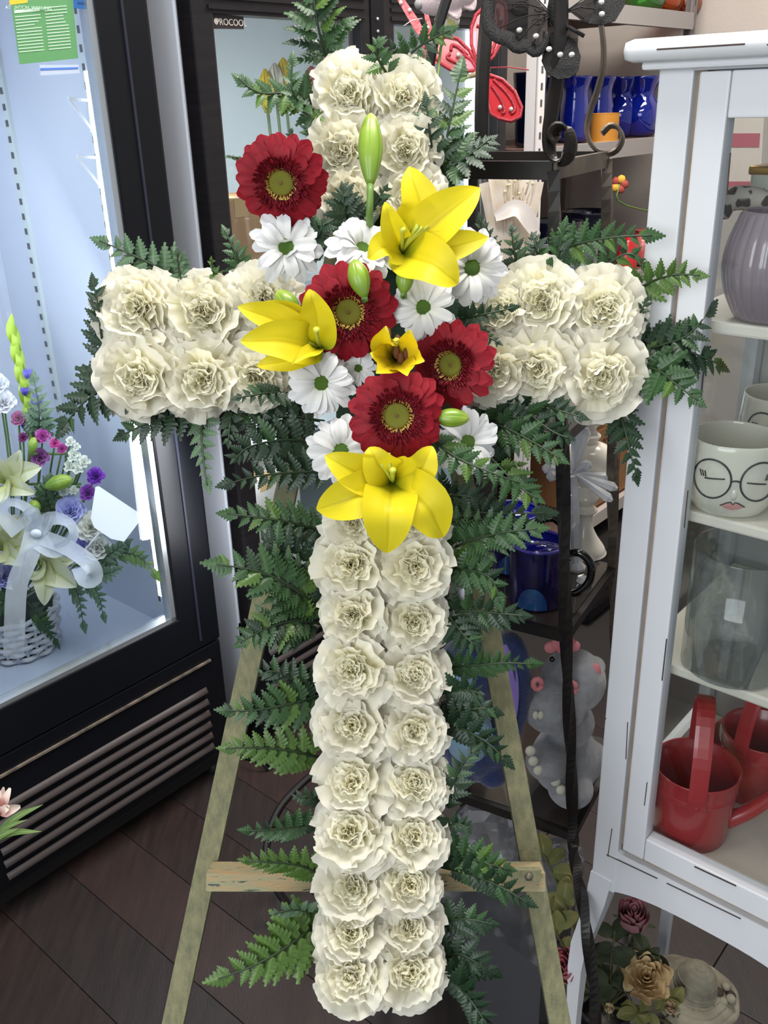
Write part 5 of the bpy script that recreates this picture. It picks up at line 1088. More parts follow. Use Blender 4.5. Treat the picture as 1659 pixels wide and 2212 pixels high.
part('stem', MB().tube([c0+V(0, 0, .004), ctr+V(0, 0, -.006)], .0075, 6), m_cry, t, False)
part('foot', MB(frame(c0, V(1, 0, 0), V(0, 1, 0), V(0, 0, 1))).lathe([(0, 0), (.016, 0), (.016, .004), (.009, .012), (0, .012)], 8), m_cry, t, False)
t = thing('crystal_chip', 'clear faceted crystal lying before the candlestick base', 'ornament', onz(1262, 1262, MZ)); cc_ = onz(1262, 1262, MZ)
part('crystal', MB(frame(cc_, V(1, 0, 0), V(0, 1, 0), V(0, 0, 1))).lathe([(0, 0), (.008, 0), (.013, .006), (.007, .012), (0, .012)], 8), m_cry, t, False)
# first shelf: dried bouquet, clear jars
JZ = 1.159
c = onz(1098, 640, JZ); t = thing('dried_bouquet', 'cream dried bouquet wrapped in white tulle behind the top yellow lily', 'flower', c)
Yb = c[1]; q = MB()
tul = mat('white_tulle', (232, 226, 220), .7, transl=.35, noise=(20, (214, 196, 170)))
for k in range(5): part('tulle_fold', MB().strap([c+RT*(.006*(k-2)), onY(1075+14*k, 520, Yb-.008*(k % 2)), onY(1058+22*k, 392-(k % 2)*12, Yb+.004*k)], lambda tt: .006+.020*tt, -FW, .35, 6, 12, .3, 0, k), tul, t)
part('ribbon_tail', MB().strap([onY(1070, 470, Yb-.02), onY(1120, 452, Yb-.035), onY(1160, 510, Yb-.03)], lambda tt: .018*sin(pi*(.15+.7*tt)), -FW, .3, 6, 14), mat('ivory_satin', (224, 214, 206), .35), t)
rb = np.random.RandomState(9); q = MB(); q2 = MB()
for k in range(46):
    x, y = 1085+rb.rand()*68, 376+rb.rand()*110; p = onY(x, y, Yb+.02*(rb.rand()-.5)); q2.ball(p, .0022+.0016*rb.rand(), 6); q.tube([p, p*.75+onY(1098, 540, Yb)*.25], .0007, 4)
part('dried_buds', q2, m_dry, t, kind='stuff'); part('dried_stems', q, m_dry, t, kind='stuff')
for i, (px, py, r, h) in enumerate(((1180, 640, .030, .105), (1252, 628, .034, .10))):
    c = onz(px, py, JZ); t = thing('clear_jar', ('clear glass jar left of the twisted post, above the right arm', 'clear glass jar right of the twisted post, under the long fern')[i], 'jar', c)
    part('glass_wall', MB(frame(c, V(1, 0, 0), V(0, 1, 0), V(0, 0, 1))).lathe([(0, 0), (r, 0), (r, h-.006), (r+.003, h), (r-.001, h), (r-.003, .006), (0, .005)], 36), clear('clear_vase_glass', (232, 236, 236), .16, .02, .06), t)
# plush toys on the lower glass shelf
PZ = .501
m_gry = mat('grey_plush_fur', (168, 170, 174), .95, noise=(90, (148, 150, 155)), bump=(350, 1), sheen=.5); m_pink = mat('pink_felt', (226, 140, 146), .9); m_toe = mat('cream_felt', (226, 224, 204), .9)
c = onz(1218, 1716, PZ); Yh = c[1]
t = thing('plush_hippo', 'grey plush hippo with pink nostrils sitting on the iron stand', 'toy', c)
def bl(q, x, y, r, dy, sq=(1, 1, 1)): q.ball(onY(x, y, Yh+dy), r*1.55/FOC, 20, sq); return q
q = MB(); bl(q, 1222, 1640, 74, .02, (1, 1, 1.05)); bl(q, 1238, 1470, 66, .0, (1, 1, 1)); bl(q, 1196, 1520, 66, -.028, (1, .9, .95)); bl(q, 1230, 1560, 52, .01)
bl(q, 1182, 1645, 44, -.035, (1, 1.1, .85)); bl(q, 1232, 1702, 48, -.03, (1, 1.1, .75)); bl(q, 1275, 1640, 40, .02); bl(q, 1285, 1440, 22, .02)
o = part('body', q, m_gry, t); md = o.modifiers.new('join', 'REMESH'); md.mode = 'VOXEL'; md.voxel_size = .0035; md.use_smooth_shade = True
sm_ = o.modifiers.new('smooth', 'SMOOTH'); sm_.iterations = 8; sm_.factor = .5
for x, y in ((1161, 1478), (1235, 1486)): part('nostril', MB().tube([onY(x+9*cos(k*.7), y+11*sin(k*.7), Yh-.072) for k in range(10)], .0042, 8), m_pink, t)
part('eye', MB().ball(onY(1193, 1424, Yh-.048), .0045, 10), m_hblk, t)
for x, y, r in ((1190, 1398, 13), (1203, 1392, 13), (1215, 1400, 12), (1228, 1388, 13), (1240, 1396, 12)): part('bow_loop', bl(MB(), x, y, r, -.052, (1, .6, 1)), m_pink, t)
part('inner_ear', bl(MB(), 1286, 1458, 22, -.02, (.5, .4, 1.2)), m_pink, t)
for x in (1157, 1168): part('tooth', bl(MB(), x, 1545, 8, -.066, (.7, .5, 1.2)), m_toe, t)
for x, y in ((1146, 1622), (1152, 1644), (1163, 1664), (1200, 1688), (1212, 1706)): part('toe', bl(MB(), x, y, 13, -.062, (.8, .5, .9)), m_toe, t)
m_blu = mat('navy_blue_plush', (38, 58, 108), .95, noise=(80, (28, 44, 88)), bump=(350, 1), sheen=.5); m_lav = mat('lavender_felt', (150, 128, 206), .9); m_lbl = mat('pale_blue_plush', (150, 182, 206), .95, noise=(60, (128, 164, 190)), sheen=.4)
c = onz(1040, 1690, PZ); Yr = c[1]-.02
t = thing('plush_rabbit', 'blue plush toy with long lavender-lined ear, behind the right easel leg', 'toy', c)
q = MB(); q.ball(onY(1030, 1600, Yr), .062, 20, (1, 1, 1.1)); q.ball(onY(1020, 1450, Yr), .058, 20); q.ball(onY(1062, 1665, Yr-.03), .026, 16, (1, 1.3, .9)); q.ball(onY(990, 1670, Yr-.03), .026, 16, (1, 1.3, .9))
o = part('body', q, m_blu, t); md = o.modifiers.new('join', 'REMESH'); md.mode = 'VOXEL'; md.voxel_size = .004; md.use_smooth_shade = True
part('belly', MB().ball(onY(1015, 1590, Yr-.03), .048, 18, (.8, .8, 1)), m_lbl, t); part('muzzle', MB().ball(onY(985, 1462, Yr-.035), .034, 18, (1, .8, .8)), m_lbl, t)
ep = [onY(1075, 1385, Yr-.02), onY(1108, 1390, Yr-.05), onY(1124, 1450, Yr-.06), onY(1124, 1530, Yr-.06), onY(1116, 1592, Yr-.06)]
e_ = part('ear', MB().tube(rail(ep, 20), [.006+.011*sin(pi*min(1, (i+2)/21)) for i in range(20)], 14), m_blu, t)
part('ear_lining', MB().strap([p-FW*.012-RT*.013 for p in ep[1:]], lambda tt: .010*sin(pi*min(1, .1+.85*tt)), -FW-RT*.7, .15, 4, 14), m_lav, e_)
# cellophane bundles, clear box and hoop low on the stand
m_cel = clear('cellophane', (224, 228, 232), .30, .10, .06, (214, 218, 222))
def crumple(c, r, sq, sd, label, group=None):
    rr = np.random.RandomState(sd); bm = bmesh.new(); bmesh.ops.create_icosphere(bm, subdivisions=3, radius=1)
    t = thing('cellophane_bundle', label, 'wrapping', c, group); q = MB(); dirs = [nz(rr.randn(3)) for _ in range(26)]; am = [.10+.22*rr.rand() for _ in range(26)]
    vs = []
    for v in bm.verts:
        n = V(*v.co); k = 1.0
        for d_, a_ in zip(dirs, am): x = n @ d_; k -= a_*.5*max(0, x-.72)/.28
        p = n*k*r*V(*sq); p[2] = max(p[2], -r*sq[2]*.86); vs.append(c+V(0, 0, r*sq[2]*.86)+p)
    q._push(vs, [tuple(v.index for v in f.verts) for f in bm.faces]); bm.free(); part('film', q, m_cel, t, False); return t
crumple(onz(1052, 1880, .26), .075, (1.1, .8, 1.1), 3, 'crumpled cellophane bundle behind the right easel leg, below the iron rail')
crumple(onz(1185, 1960, .23), .07, (1, .8, 1.3), 5, 'crumpled cellophane bundle left of the iron foot, by the dried leaves')
lowz = .20
cs4 = [V(.05, 1.30, 0), V(.24, 1.10, 0), V(.32, 1.24, 0), V(.13, 1.44, 0)]
t = thing('plastic_box', 'grey clear plastic storage box on the floor under the iron stand', 'box', V(.18, 1.27, 0))
q = MB(); q._push([p+V(0, 0, z) for z in (.002, .20) for p in cs4], [(3, 2, 1, 0), (0, 1, 5, 4), (1, 2, 6, 5), (2, 3, 7, 6), (3, 0, 4, 7)]); o = part('box_wall', q, clear('cloudy_plastic', (176, 178, 182), .12, .12, .30, (120, 120, 124)), t, False); solid(o, .002)
q = MB(); q._push([p+V(0, 0, z) for z in (.20, .226) for p in [V(.185, 1.27, 0)+(p-V(.185, 1.27, 0))*1.03 for p in cs4]], [(3, 2, 1, 0), (4, 5, 6, 7), (0, 1, 5, 4), (1, 2, 6, 5), (2, 3, 7, 6), (3, 0, 4, 7)]); part('lid', q, clear('cloudy_plastic'), t, False)
t = thing('floor_rail', 'low black iron floor rail at the bottom right, beside the lowest fern', 'stand', onz(1140, 2175, 0)+V(0, 0, .0))
p1, p2 = onz(1085, 2145, .02), onz(1250, 2245, .02)
part('rail', MB().bar(p1, p2, .014, .012), m_iron, t, False); part('foot', MB().box(p1[0]-.008, p1[0]+.008, p1[1]-.008, p1[1]+.008, 0, .026), m_iron, t, False); part('foot', MB().box(p2[0]-.008, p2[0]+.008, p2[1]-.008, p2[1]+.008, 0, .026), m_iron, t, False)
hp = onz(655, 1990, 0); t = thing('iron_hoop_base', 'curled black iron hoop base on the floor behind the easel, left of the stem', 'stand', hp)
Yq = hp[1]; part('hoop', MB().tube(rail([onY(x, y, Yq+dy) for x, y, dy in ((700, 1655, .16), (655, 1690, .14), (605, 1745, .11), (578, 1815, .07), (582, 1885, .03), (615, 1945, .01), (655, 1983, 0), (720, 1975, .02))], 40), .0085, 8), m_iron, t)
part('cross_bar', MB().tube([onY(690, 1930, Yq+.03), onY(790, 1938, Yq+.06)], .006, 8), m_iron, t); part('hoop_end', MB().tube(rail([onY(720, 1975, Yq+.02), onY(790, 1920, Yq+.07), onY(800, 1800, Yq+.12), onY(760, 1700, Yq+.16), onY(700, 1655, Yq+.16)], 24), .0085, 8), m_iron, t)
c = V(*P(1.21, 1.52, 0)); t = thing('power_cord', 'black power cord on the floor between the two coolers', 'cord', c)
part('cable', MB().tube(rail([P(1.20, 1.75, .004), P(1.21, 1.60, .004), P(1.235, 1.50, .004), P(1.22, 1.49, .004), P(1.21, 1.52, .05), P(1.215, 1.60, .12)], 30), .004, 8), mat('cord_black', (14, 14, 15), .4), t)

# ------------------------------------------------------------------ dried roses in a white pot, stone hat figure
RZr = 1.62
potc = onz(1300, 2215, 0)
pt = thing('flower_pot', 'dark pot holding the dried roses under the cabinet', 'pot', potc)
part('pot_wall', MB(frame(potc, V(1, 0, 0), V(0, 1, 0), V(0, 0, 1))).lathe([(0, 0), (.040, 0), (.048, .05), (.051, .052), (.051, .06), (.046, .06), (.044, .05), (.036, .008), (0, .008)], 36), mat('dark_pot', (36, 36, 34), .5), pt)
m_dl = mat('dried_rose_leaf', (126, 122, 70), .75, ramp=[(0, (104, 110, 58)), (1, (146, 136, 82))], across=((166, 156, 100), .08), transl=.2, noise=(40, (98, 104, 58))); m_dl2 = mat('dark_rose_leaf', (52, 62, 34), .7, noise=(40, (38, 48, 28)), transl=.1); m_dst = mat('dried_stem', (84, 80, 48), .8)
pot_top = potc+V(0, 0, .06)
def rose(px, py, wid, cols, label, zc, sd, look=(0, 0), kind='open', h=1.0, group='dried roses in the dark pot'):
    rr = np.random.RandomState(sd); c = W(px, py, zc); n = nz(-ray(px, py)*.7+V(0, 0, .45)+RT*look[0]+UP*look[1]); R_ = wid*.5*zc/FOC; t = thing('dried_rose', label, 'flower', c, group)
    M = frame_z(c, n, UP, rr.rand()*6)
    m = mat('rose_%d_%d_%d' % cols[0], cols[0], .75, ramp=[(0, cols[1]), (1, cols[0])], noise=(60, cols[2]), transl=.12, bump=(120, .4))
    rings = ((6, 1.0, .06, .30), (6, .82, .14, .5), (5, .64, .2, .62), (5, .47, .24, .68), (4, .30, .27, .7), (3, .16, .28, .72)) if kind == 'open' else ((4, .62, .0, 1.05), (4, .52, .06, 1.15), (4, .40, .1, 1.2), (3, .26, .12, 1.22), (3, .13, .14, 1.2))
    for cnt, r_, z0, zt_ in rings:
        a0 = rr.rand()*6
        for k in range(cnt):
            a = a0+2*pi*k/cnt; wd = min(1.3, 2.6/cnt*1.15)
            def fn(s, t_, a=a, r_=r_, z0=z0, zt_=zt_, wd=wd, p=rr.rand()*6):
                an = a+s*wd*(.5+.5*sin(pi*(.2+.6*t_))); q = r_*(.25+.75*sin(pi*.5*min(1, t_*1.25)))*(1+(.10 if kind == 'open' else .05)*t_**3*(1+sin(3*s+p))); return (cos(an)*q*R_, sin(an)*q*R_, (-.35+(z0+.35)*t_**.5+(zt_-z0)*t_**2*(1-.12*s*s)+.05*sin(5*s+p)*t_)*R_)
            part('petal', MB(M).grid(fn, 8, 7), m, t)
    for k in range(5): a = k*1.257; d = V(*(M.to_3x3() @ Vector((cos(a), sin(a), 0)))); part('sepal', MB().strap([c-n*R_*.35, c-n*R_*.35+d*R_*.6, c-n*R_*(.5+.2*rr.rand())+d*R_*1.0], lambda tt: R_*.2*(1-tt)**.7, n, .1, 2, 6), m_dl2, t)
    part('stem', MB().tube(rail([c-n*R_*.3, c-n*R_*.9+V(0, 0, -.02), (c+pot_top)*.5-V(0, 0, .01), pot_top+V(.02*(rr.rand()-.5), .02*(rr.rand()-.5), -.02)], 14), .0022, 6), m_dst, t)
    return t
rose(1368, 1992, 104, ((176, 118, 134), (120, 70, 88), (160, 120, 120)), 'dried mauve pink rose upright under the cabinet apron', 1.60, 2, (0, .3), 'bud')
rose(1397, 2112, 96, ((206, 180, 134), (176, 140, 92), (222, 202, 160)), 'dried cream rose fully open, beside the stone hat', 1.58, 3)
rose(1226, 2098, 106, ((196, 112, 122), (206, 168, 128), (170, 84, 100)), 'dried pink rose just right of the right easel leg', 1.49, 4, (-.3, .1), 'bud')
rose(1490, 2200, 74, ((206, 176, 140), (176, 130, 100), (216, 190, 150)), 'dried cream rose at the bottom edge, below the stone hat', 1.60, 5)
rose(1448, 2182, 40, ((214, 190, 166), (190, 150, 130), (214, 190, 160)), 'small cream rosebud between the two open cream roses', 1.59, 6, (0, .2), 'bud')
rose(1316, 2182, 30, ((216, 204, 176), (190, 170, 140), (214, 196, 160)), 'tiny cream rosebud beside the iron foot at bottom', 1.55, 7, (0, .2), 'bud')
rose(1222, 2040, 30, ((176, 110, 140), (130, 80, 100), (170, 120, 130)), 'tiny pink rosebud among leaves left of the iron foot', 1.60, 8, (-.2, .2), 'bud')
rose(1178, 1946, 26, ((216, 200, 190), (170, 130, 120), (200, 180, 160)), 'tiny pale rosebud beside the right easel leg', 1.60, 9, (-.3, .2), 'bud')
rr = np.random.RandomState(12)
def rose_leaf(p, d, L, w, m, par): part('leaf', MB().strap([p, p+d*L*.5+V(0, 0, L*.08), p+d*L-V(0, 0, L*.05)], lambda tt: w*sin(pi*min(1, .06+.9*tt))**.8, nz(-FW+V(0, 0, .6)+RT*(rr.rand()-.5)), .25, 4, 8, .1, .12), m, par)
sprays = (('dried yellow-green rose spray reaching up beside the easel tray bar', [(1270, 2160), (1238, 2000), (1200, 1900), (1168, 1832)], m_dl, 9, 30), ('dried yellow-green rose spray bending left of the iron foot', [(1260, 2160), (1215, 2040), (1190, 1960)], m_dl, 8, 28),
          ('dark dried rose spray among the roses, centre', [(1330, 2190), (1320, 2080), (1330, 2000)], m_dl2, 14, 34), ('dark dried rose spray behind the cream rose', [(1360, 2200), (1375, 2100), (1420, 2050)], m_dl2, 12, 34), ('dark dried rose spray at the bottom edge', [(1290, 2210), (1270, 2130), (1285, 2050)], m_dl2, 13, 32), ('olive rose spray below the stone hat', [(1400, 2230), (1390, 2190), (1460, 2170)], m_dl, 8, 30))
for lb, path, m, n, sz in sprays:
    near = 'tray bar' in lb or 'left of the iron' in lb; pts = [W(x, y, 1.47 if near else 1.60) for x, y in path]; pts[0] = pot_top+V(.01, 0, -.01); t = thing('rose_spray', lb, 'dried leaves', pts[0], 'dried sprays in the dark pot'); cl = rail(pts, 24); part('stem', MB().tube(cl, .0018, 6), m_dst, t)
    for k in range(n):
        i = 5+int(18*k/n); d = nz(RT*(rr.rand()-.5)*2+UP*(rr.rand()-.35)*1.4+FW*(rr.rand()-.5)); L = sz*(.8+.7*rr.rand())*1.6/FOC; rose_leaf(cl[i], d, L*1.35, L*.42, m, t)
m_stone = mat('weathered_stone', (160, 154, 134), .95, noise=(26, (112, 106, 92)), bump=(40, 1.0), chips=(70, (84, 80, 70), .68))
c = onz(1470, 2225, 0); t = thing('stone_hat_figure', 'weathered stone garden figure with wide brimmed hat under the cabinet', 'figurine', c); M = frame(c, V(1, 0, 0), V(0, 1, 0), V(0, 0, 1)) @ Matrix.Rotation(.12, 4, 'Y')
def weave(pr):
    q = [tuple(p) for p in np.array(even([V(a, 0, b) for a, b in pr], 70))[:, (0, 2)]]; return [(max(0, a+.0011*(i % 3 == 0)-.0006), b+.0009*(i % 3 == 0)) for i, (a, b) in enumerate(q)]
part('neck', MB(M).lathe([(0, 0), (.030, 0), (.028, .04), (.020, .075), (.026, .10), (.03, .108), (0, .108)], 28, wob=lambda a, z: 1+.05*sin(5*a)), m_stone, t)
part('brim', MB(M).lathe(weave([(0, .098), (.04, .096), (.078, .090), (.081, .092), (.081, .097), (.070, .100), (.069, .104), (.059, .106), (.058, .109), (.048, .110), (.046, .113), (.036, .115), (0, .115)]), 48, wob=lambda a, z: 1+.04*sin(3*a+1)+.015*sin(8*a)), m_stone, t)
part('crown', MB(M).lathe(weave([(.037, .112), (.038, .120), (.0355, .122), (.036, .124), (.034, .136), (.032, .137), (.031, .140), (.025, .150), (.018, .154), (.017, .155), (.009, .158), (.008, .160), (0, .161)]), 36), m_stone, t)
for k in range(6): part('stone_flower', MB(M).ball((.050+.012*cos(k*1.05), -.012+.014*sin(k*1.05), .110+.006*(k % 2)), .009, 9, (1, 1, .7)), m_stone if k % 3 else m_worn, t)

# ------------------------------------------------------------------ flower basket inside the lit cooler
DZ = .399
bc = onz(48, 1395, DZ); BZc = float((bc-CAM) @ FW)
m_wick = mat('white_wicker', (226, 226, 228), .6, noise=(60, (206, 208, 212)))
bk = thing('wicker_basket', 'white wicker basket of flowers standing in the lit cooler', 'basket', bc); Mb = frame(bc, V(1, 0, 0), V(0, 1, 0), V(0, 0, 1))
br = 88*BZc/FOC
for i in range(7):
    z = .008+i*.016; r = br*(.86+.022*i)
    part('woven_strand', MB(Mb).tube([((r+.004*cos(12*a+(i % 2)*pi))*cos(a), (r+.004*cos(12*a+(i % 2)*pi))*sin(a), z) for a in np.linspace(0, 2*pi, 97)], .0062, 6, False), m_wick, bk)
for k in range(24): a = 2*pi*k/24; part('upright_stake', MB(Mb).tube([(br*.84*cos(a), br*.84*sin(a), 0), (br*.99*cos(a), br*.99*sin(a), .115)], .004, 6), m_wick, bk)
part('base', MB(Mb).lathe([(0, 0), (br*.85, 0), (br*.85, .006), (0, .006)], 32), m_wick, bk)
part('filler_foam', MB(Mb).lathe([(0, .01), (br*.8, .01), (br*.9, .10), (br*.5, .125), (0, .13)], 24), m_foam, bk)
btop = bc+V(0, 0, .11)
GB = 'flowers in the cooler basket'
def zb_at(py): return BZc-.10-(1395-py)*.00022
m_pale = mat('pale_lily_petal', (226, 226, 176), .5, ramp=[(0, (176, 190, 90)), (.3, (214, 216, 150)), (1, (236, 234, 206))], across=((196, 206, 130), .1), transl=.3)
def blily(label, thr, petals, dz=0):
    zc = zb_at(thr[1])+dz; k = zc
    lily(label, thr, zc, petals, m_pale, 4, 'pale_lily', 'pale lilies in the cooler basket', into=zc+.05)
blily('pale cream lily at the left picture edge in the cooler, upper one', (12, 1045), [((48, 1020, .05), (90, 1008, .04), 56), ((35, 1000, .05), (44, 972, .06), 50), ((45, 1055, .06), (76, 1066, .05), 44), ((-10, 1000, .05), (-25, 970, .06), 50), ((-20, 1060, .06), (-50, 1075, .05), 50), ((10, 1070, .07), (0, 1090, .08), 36)])
blily('pale cream lily under the white bow loops in the cooler, middle one', (12, 1190), [((42, 1150, .06), (62, 1112, .06), 62), ((48, 1178, .07), (82, 1166, .06), 40), ((-10, 1150, .05), (-20, 1110, .06), 60), ((30, 1205, .07), (50, 1222, .07), 50), ((-15, 1200, .06), (-40, 1215, .06), 50), ((6, 1130, .05), (16, 1110, .04), 50)])
blily('pale cream lily lowest in the cooler basket, opening to the right', (92, 1222), [((125, 1240, .06), (166, 1268, .06), 64), ((98, 1260, .06), (96, 1308, .06), 52), ((125, 1215, .05), (160, 1212, .05), 44), ((82, 1240, .06), (64, 1250, .06), 36), ((108, 1205, .04), (106, 1194, .06), 40)])
def bud_in(px0, py0, px1, py1, w, label): bud(px0, py0, px1, py1, w, label, zb_at(py0)-.05, 0, m=m_bud, group='green buds in the cooler basket', into=zb_at(py0)+.06)
bud_in(98, 1052, 158, 1034, 34, 'plump green lily bud pointing right in the cooler basket')
bud_in(68, 980, 74, 944, 20, 'slim green bud behind the upper pale lily in the cooler')
bud_in(80, 1110, 70, 1080, 26, 'green bud above the white bow in the cooler')
def minicarn(px, py, wid, col, label, n=22, name='mini_carnation', cat='flower', sh=.42):
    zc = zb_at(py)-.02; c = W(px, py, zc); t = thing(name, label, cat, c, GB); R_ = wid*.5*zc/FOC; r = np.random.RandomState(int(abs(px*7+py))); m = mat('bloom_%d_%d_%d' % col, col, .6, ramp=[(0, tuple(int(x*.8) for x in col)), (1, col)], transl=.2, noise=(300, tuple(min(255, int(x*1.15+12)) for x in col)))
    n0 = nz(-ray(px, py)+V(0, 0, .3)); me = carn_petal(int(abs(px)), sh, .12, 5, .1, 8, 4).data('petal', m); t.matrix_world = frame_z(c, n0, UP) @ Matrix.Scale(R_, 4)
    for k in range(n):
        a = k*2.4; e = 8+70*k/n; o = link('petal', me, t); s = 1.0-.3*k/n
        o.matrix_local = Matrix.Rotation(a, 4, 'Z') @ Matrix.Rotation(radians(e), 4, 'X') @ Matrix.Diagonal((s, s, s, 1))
    st = MB().tube(rail([c-n0*.004, c*.6+btop*.4+FW*.03, btop], 8), .0022, 5); o = link('stem', st.data('stem', m_gstem), None); o.parent = t; o.matrix_parent_inverse = t.matrix_world.inverted()
minicarn(92, 943, 38, (188, 96, 170), 'orchid pink mini carnation uppermost in the cooler basket')
minicarn(86, 990, 46, (150, 92, 150), 'purple mini carnation largest, right of the upper pale lily')
minicarn(118, 958, 26, (206, 92, 166), 'bright pink mini carnation, left one of the small pair')
minicarn(134, 970, 26, (186, 84, 158), 'bright pink mini carnation, right one of the small pair')
minicarn(207, 1030, 44, (128, 62, 178), 'violet bloom above the white card in the cooler')
minicarn(190, 1066, 40, (140, 72, 168), 'violet bloom left of the white card in the cooler')
minicarn(40, 905, 36, (168, 96, 140), 'mauve pink bloom left of the gladiolus stem in the cooler')
minicarn(50, 946, 24, (134, 64, 118), 'dark plum bud bloom below the gladiolus in the cooler')
minicarn(152, 1105, 74, (178, 180, 228), 'pale lavender hydrangea head over the white bow in the cooler', 26)
minicarn(180, 1188, 66, (160, 156, 226), 'lavender hydrangea head lower right of the bow in the cooler', 26)
minicarn(10, 1246, 64, (170, 168, 214), 'lavender hydrangea head at the left edge in the cooler', 26)
minicarn(198, 1140, 74, (238, 238, 214), 'cream stock bloom upper, left of the white card', 24)
minicarn(212, 1185, 64, (240, 240, 226), 'cream stock bloom lower, below the white card', 24)
minicarn(8, 870, 60, (236, 238, 244), 'white stock bloom at the left edge in the cooler', 24)
minicarn(-4, 830, 50, (232, 236, 244), 'white stock bloom at the left edge, topmost', 24)
for k, (px, py, w) in enumerate(((152, 955, 26), (160, 985, 34), (172, 1010, 38), (166, 966, 20), (182, 1000, 34), (150, 1008, 30), (140, 1062, 30), (160, 1060, 24))):
    minicarn(px, py, w, (232, 238, 214), 'small white stock floret, %s of the spike above the plump bud' % ('top left', 'second left', 'broad middle', 'top right', 'second right', 'lower left', 'lowest left', 'lowest right')[k], 12)
for px, py, lb in ((88, 1062, 'upper, beside the plump bud'), (32, 1128, 'lower, in the middle of the bow')): minicarn(px, py, 34, (240, 236, 196), 'tiny cream rose '+lb, 18, 'cream_rose', sh=.34)
# gladiolus spike with purple florets
zg = zb_at(900); t = thing('gladiolus', 'tall green gladiolus spike with violet florets in the cooler', 'flower', W(66, 960, zg), GB)
part('stem', MB().tube(rail([btop, W(66, 960, zg), W(56, 860, zg+.02), W(40, 780, zg+.03), W(27, 705, zg+.03)], 16), [.004]*10+[.0035, .003, .003, .0025, .002, .0015], 6), m_gstem, t)
m_gl = mat('lime_sheath', (172, 200, 70), .5, transl=.25)
for k in range(9):
    x, y = 26+k*4.4, 700+k*22; part('sheath', MB().strap([W(x+9, y+50, zg+.02), W(x+(7 if k % 2 else -1), y+16, zg), W(x, y-22, zg+.012)], lambda tt: .0098*sin(pi*(.10+.88*tt))**.8, -FW, .5, 4, 10), m_gl, t)
m_vio = mat('violet_floret', (104, 92, 196), .5, transl=.2)
for k, (x, y, s) in enumerate(((60, 808, 12), (54, 845, 10), (80, 872, 20), (56, 915, 16))):
    for j in range(4): part('floret_petal', MB().strap([W(x, y+s, zg), W(x-6+4*j, y, zg-.01), W(x-9+6*j, y-s, zg)], lambda tt: s*.32*zg/FOC*sin(pi*(.12+.85*tt)), -FW, .5, 3, 7), m_vio, t)
# card, bow and ribbon
zc = zb_at(1110)-.05
t = thing('gift_card', 'blank white card leaning out of the cooler basket at right', 'card', W(250, 1110, zc))
q = MB(); cs = [(213, 1050), (300, 1108), (304, 1116), (303, 1124), (268, 1170), (240, 1164), (204, 1140), (196, 1120), (206, 1052)]; f_ = [W(x, y, zc) for x, y in cs]; b_ = [p+FW*.001 for p in f_]; n = len(cs); q._push(f_+b_, [tuple(range(n))[::-1], tuple(range(n, 2*n))]+[(i, (i+1) % n, n+(i+1) % n, n+i) for i in range(n)]); part('card', q, mat('card_white', (250, 250, 250), .6), t, False)
part('card_pick', MB().tube([W(215, 1150, zc+.004), W(150, 1230, zc+.05), btop], .002, 5), mat('pick_plastic', (220, 224, 228), .3), t)
m_org = clear('white_organza', (236, 240, 244), .05, .4, .55, (236, 238, 242)); zr = zb_at(1180)-.08; m_sat = mat('ribbon_edge', (244, 246, 250), .4)
t = thing('ribbon_bow', 'white organza ribbon bow with long tails on the cooler basket', 'ribbon', W(75, 1150, zr))
for nm, pts, w in (('loop', [(75, 1150, 0), (110, 1120, -.02), (150, 1130, -.03), (158, 1160, -.03), (120, 1190, -.02), (80, 1165, 0)], 40), ('loop', [(75, 1150, 0), (60, 1100, -.02), (20, 1085, -.03), (5, 1110, -.03), (40, 1150, -.02)], 36), ('loop', [(75, 1150, 0), (80, 1115, -.02), (72, 1100, -.03), (50, 1120, -.02), (70, 1150, 0)], 26),
    ('tail', [(75, 1150, 0), (62, 1200, -.02), (38, 1260, -.03), (32, 1340, -.03), (30, 1416, -.02)], 42), ('tail', [(90, 1160, 0), (150, 1185, -.03), (196, 1220, -.04), (204, 1248, -.03), (184, 1252, -.02), (172, 1226, 0)], 34)):
    o = part(nm, MB().strap([W(x, y, zr+d) for x, y, d in pts], lambda tt, w=w: w*.5*zr/FOC*(.75+.25*cos(2*pi*tt)) if nm == 'loop' else w*.5*zr/FOC, -FW+RT*.4, .2, 6, 26, .10), m_org, t)
part('knot', MB().ball(W(78, 1152, zr-.01), .012, 12, (1, .7, .8)), m_sat, t)
# ferns of the basket
for lb, pts, w, col in (('fern frond pointing right from the cooler basket, bright green tip', [(215, 1210), (270, 1195), (310, 1210), (345, 1255)], 34, Bt), ('fern frond pale, under the white card in the cooler', [(205, 1215), (240, 1195), (285, 1165)], 30, Gr), ('fern frond glossy grey, lower right of the basket', [(190, 1225), (225, 1240), (265, 1225)], 30, Gr), ('fern frond hanging down right of the basket, right one', [(180, 1250), (210, 1280), (226, 1345)], 28, Gr), ('fern frond hanging down right of the basket, left one', [(150, 1255), (170, 1290), (182, 1368)], 28, Gr), ('dark fern frond hanging over the basket weave', [(60, 1300), (85, 1335), (105, 1360), (126, 1402)], 34, Md), ('fern frond behind the gladiolus in the cooler', [(80, 960), (85, 890), (70, 800)], 46, Gr), ('dark fern low left in the cooler basket', [(40, 1290), (10, 1300), (-30, 1330)], 40, Md), ('dark fern between the pale lilies in the cooler', [(120, 1120), (100, 1070), (110, 1020)], 44, Md)):
    z_ = zb_at(pts[0][1]); frond(pts, w, lb, col, 's', zb=z_, zt=z_-.05, n=8, group='ferns in the cooler basket')
area('cooler_led_light', P(1.02, FV+.07, 1.15), P(.8, 2.0, .9), .06, 1.3, 3.8, (.93, .96, 1.0))
area('cooler_led_light', P(.58, FV+.07, 1.15), P(1.1, 2.0, .9), .06, 1.3, 4.8, (.93, .96, 1.0))
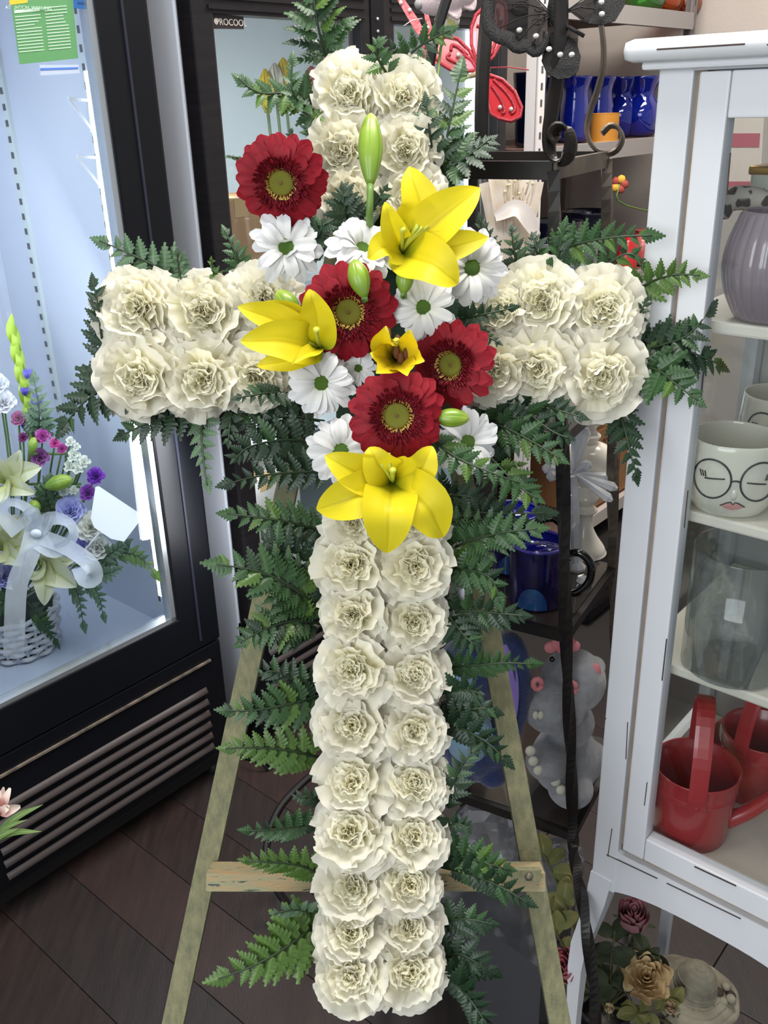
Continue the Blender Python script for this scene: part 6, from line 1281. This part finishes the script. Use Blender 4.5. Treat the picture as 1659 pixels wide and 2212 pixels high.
area('cooler_led_light', P(R2-.10, FV+.12, 1.2), P(1.6, 2.1, 1.1), .05, 1.0, 5, (.96, .98, 1.0))
area('cooler_led_light', P(L2+.12, FV+.12, 1.2), P(1.7, 2.1, 1.1), .05, 1.0, 5, (.96, .98, 1.0))

# ------------------------------------------------------------------ pink alstroemeria in a vase just left of the picture
vz = 1.12; vb = W(-240, 1960, vz); vc = V(vb[0], vb[1], 0)
t = thing('floor_vase', 'tall floor vase at the lower left, mostly outside the picture', 'vase', vc)
part('glass_wall', MB(frame(vc, V(1, 0, 0), V(0, 1, 0), V(0, 0, 1))).lathe([(0, 0), (.045, 0), (.05, .01), (.04, vb[2]*.6), (.05, vb[2]), (.047, vb[2]), (.036, vb[2]*.6), (.04, .015), (0, .012)], 30), clear('clear_vase_glass'), t)
t = thing('alstroemeria', 'pale pink alstroemeria with narrow green leaves at the lower left edge', 'flower', W(5, 1750, vz)); th = W(0, 1755, vz)
m_al = mat('alstroemeria_petal', (232, 206, 196), .5, ramp=[(0, (214, 140, 140)), (.45, (232, 190, 182)), (1, (240, 230, 216))], transl=.25)
for x, y, w, d in ((22, 1702, 20, .01), (44, 1742, 26, .02), (20, 1740, 22, .035), (8, 1700, 16, .0), (-20, 1730, 26, .02), (-6, 1700, 22, .01)):
    part('petal', MB().strap([th, W(x*.5, 1755*.5+y*.5, vz-d), W(x, y, vz-d*.7)], lambda tt, w=w: w*.5*vz/FOC*sin(pi*min(1, .12+.84*tt))**.7, -FW, .3, 5, 12, .05), m_al, t)
m_all = mat('alstroemeria_leaf', (96, 128, 62), .45, ramp=[(0, (78, 112, 52)), (1, (120, 146, 84))], across=((150, 172, 112), .1), transl=.2)
for pts, w in (([(-30, 1830), (30, 1770), (93, 1738)], 18), ([(-30, 1830), (20, 1800), (90, 1796)], 16), ([(-40, 1830), (10, 1790), (60, 1770)], 14), ([(-40, 1840), (0, 1806), (40, 1790)], 18)):
    part('leaf', MB().strap([W(x, y, vz-.02*i) for i, (x, y) in enumerate(pts)], lambda tt, w=w: w*.5*vz/FOC*sin(pi*min(1, .15+.84*tt)), -FW+UP*.5, .25, 4, 14), m_all, t)
part('stem', MB().tube(rail([th, W(-60, 1835, vz), W(-200, 1930, vz), vc+V(0, 0, .05)], 14), .003, 6), m_gstem, t)
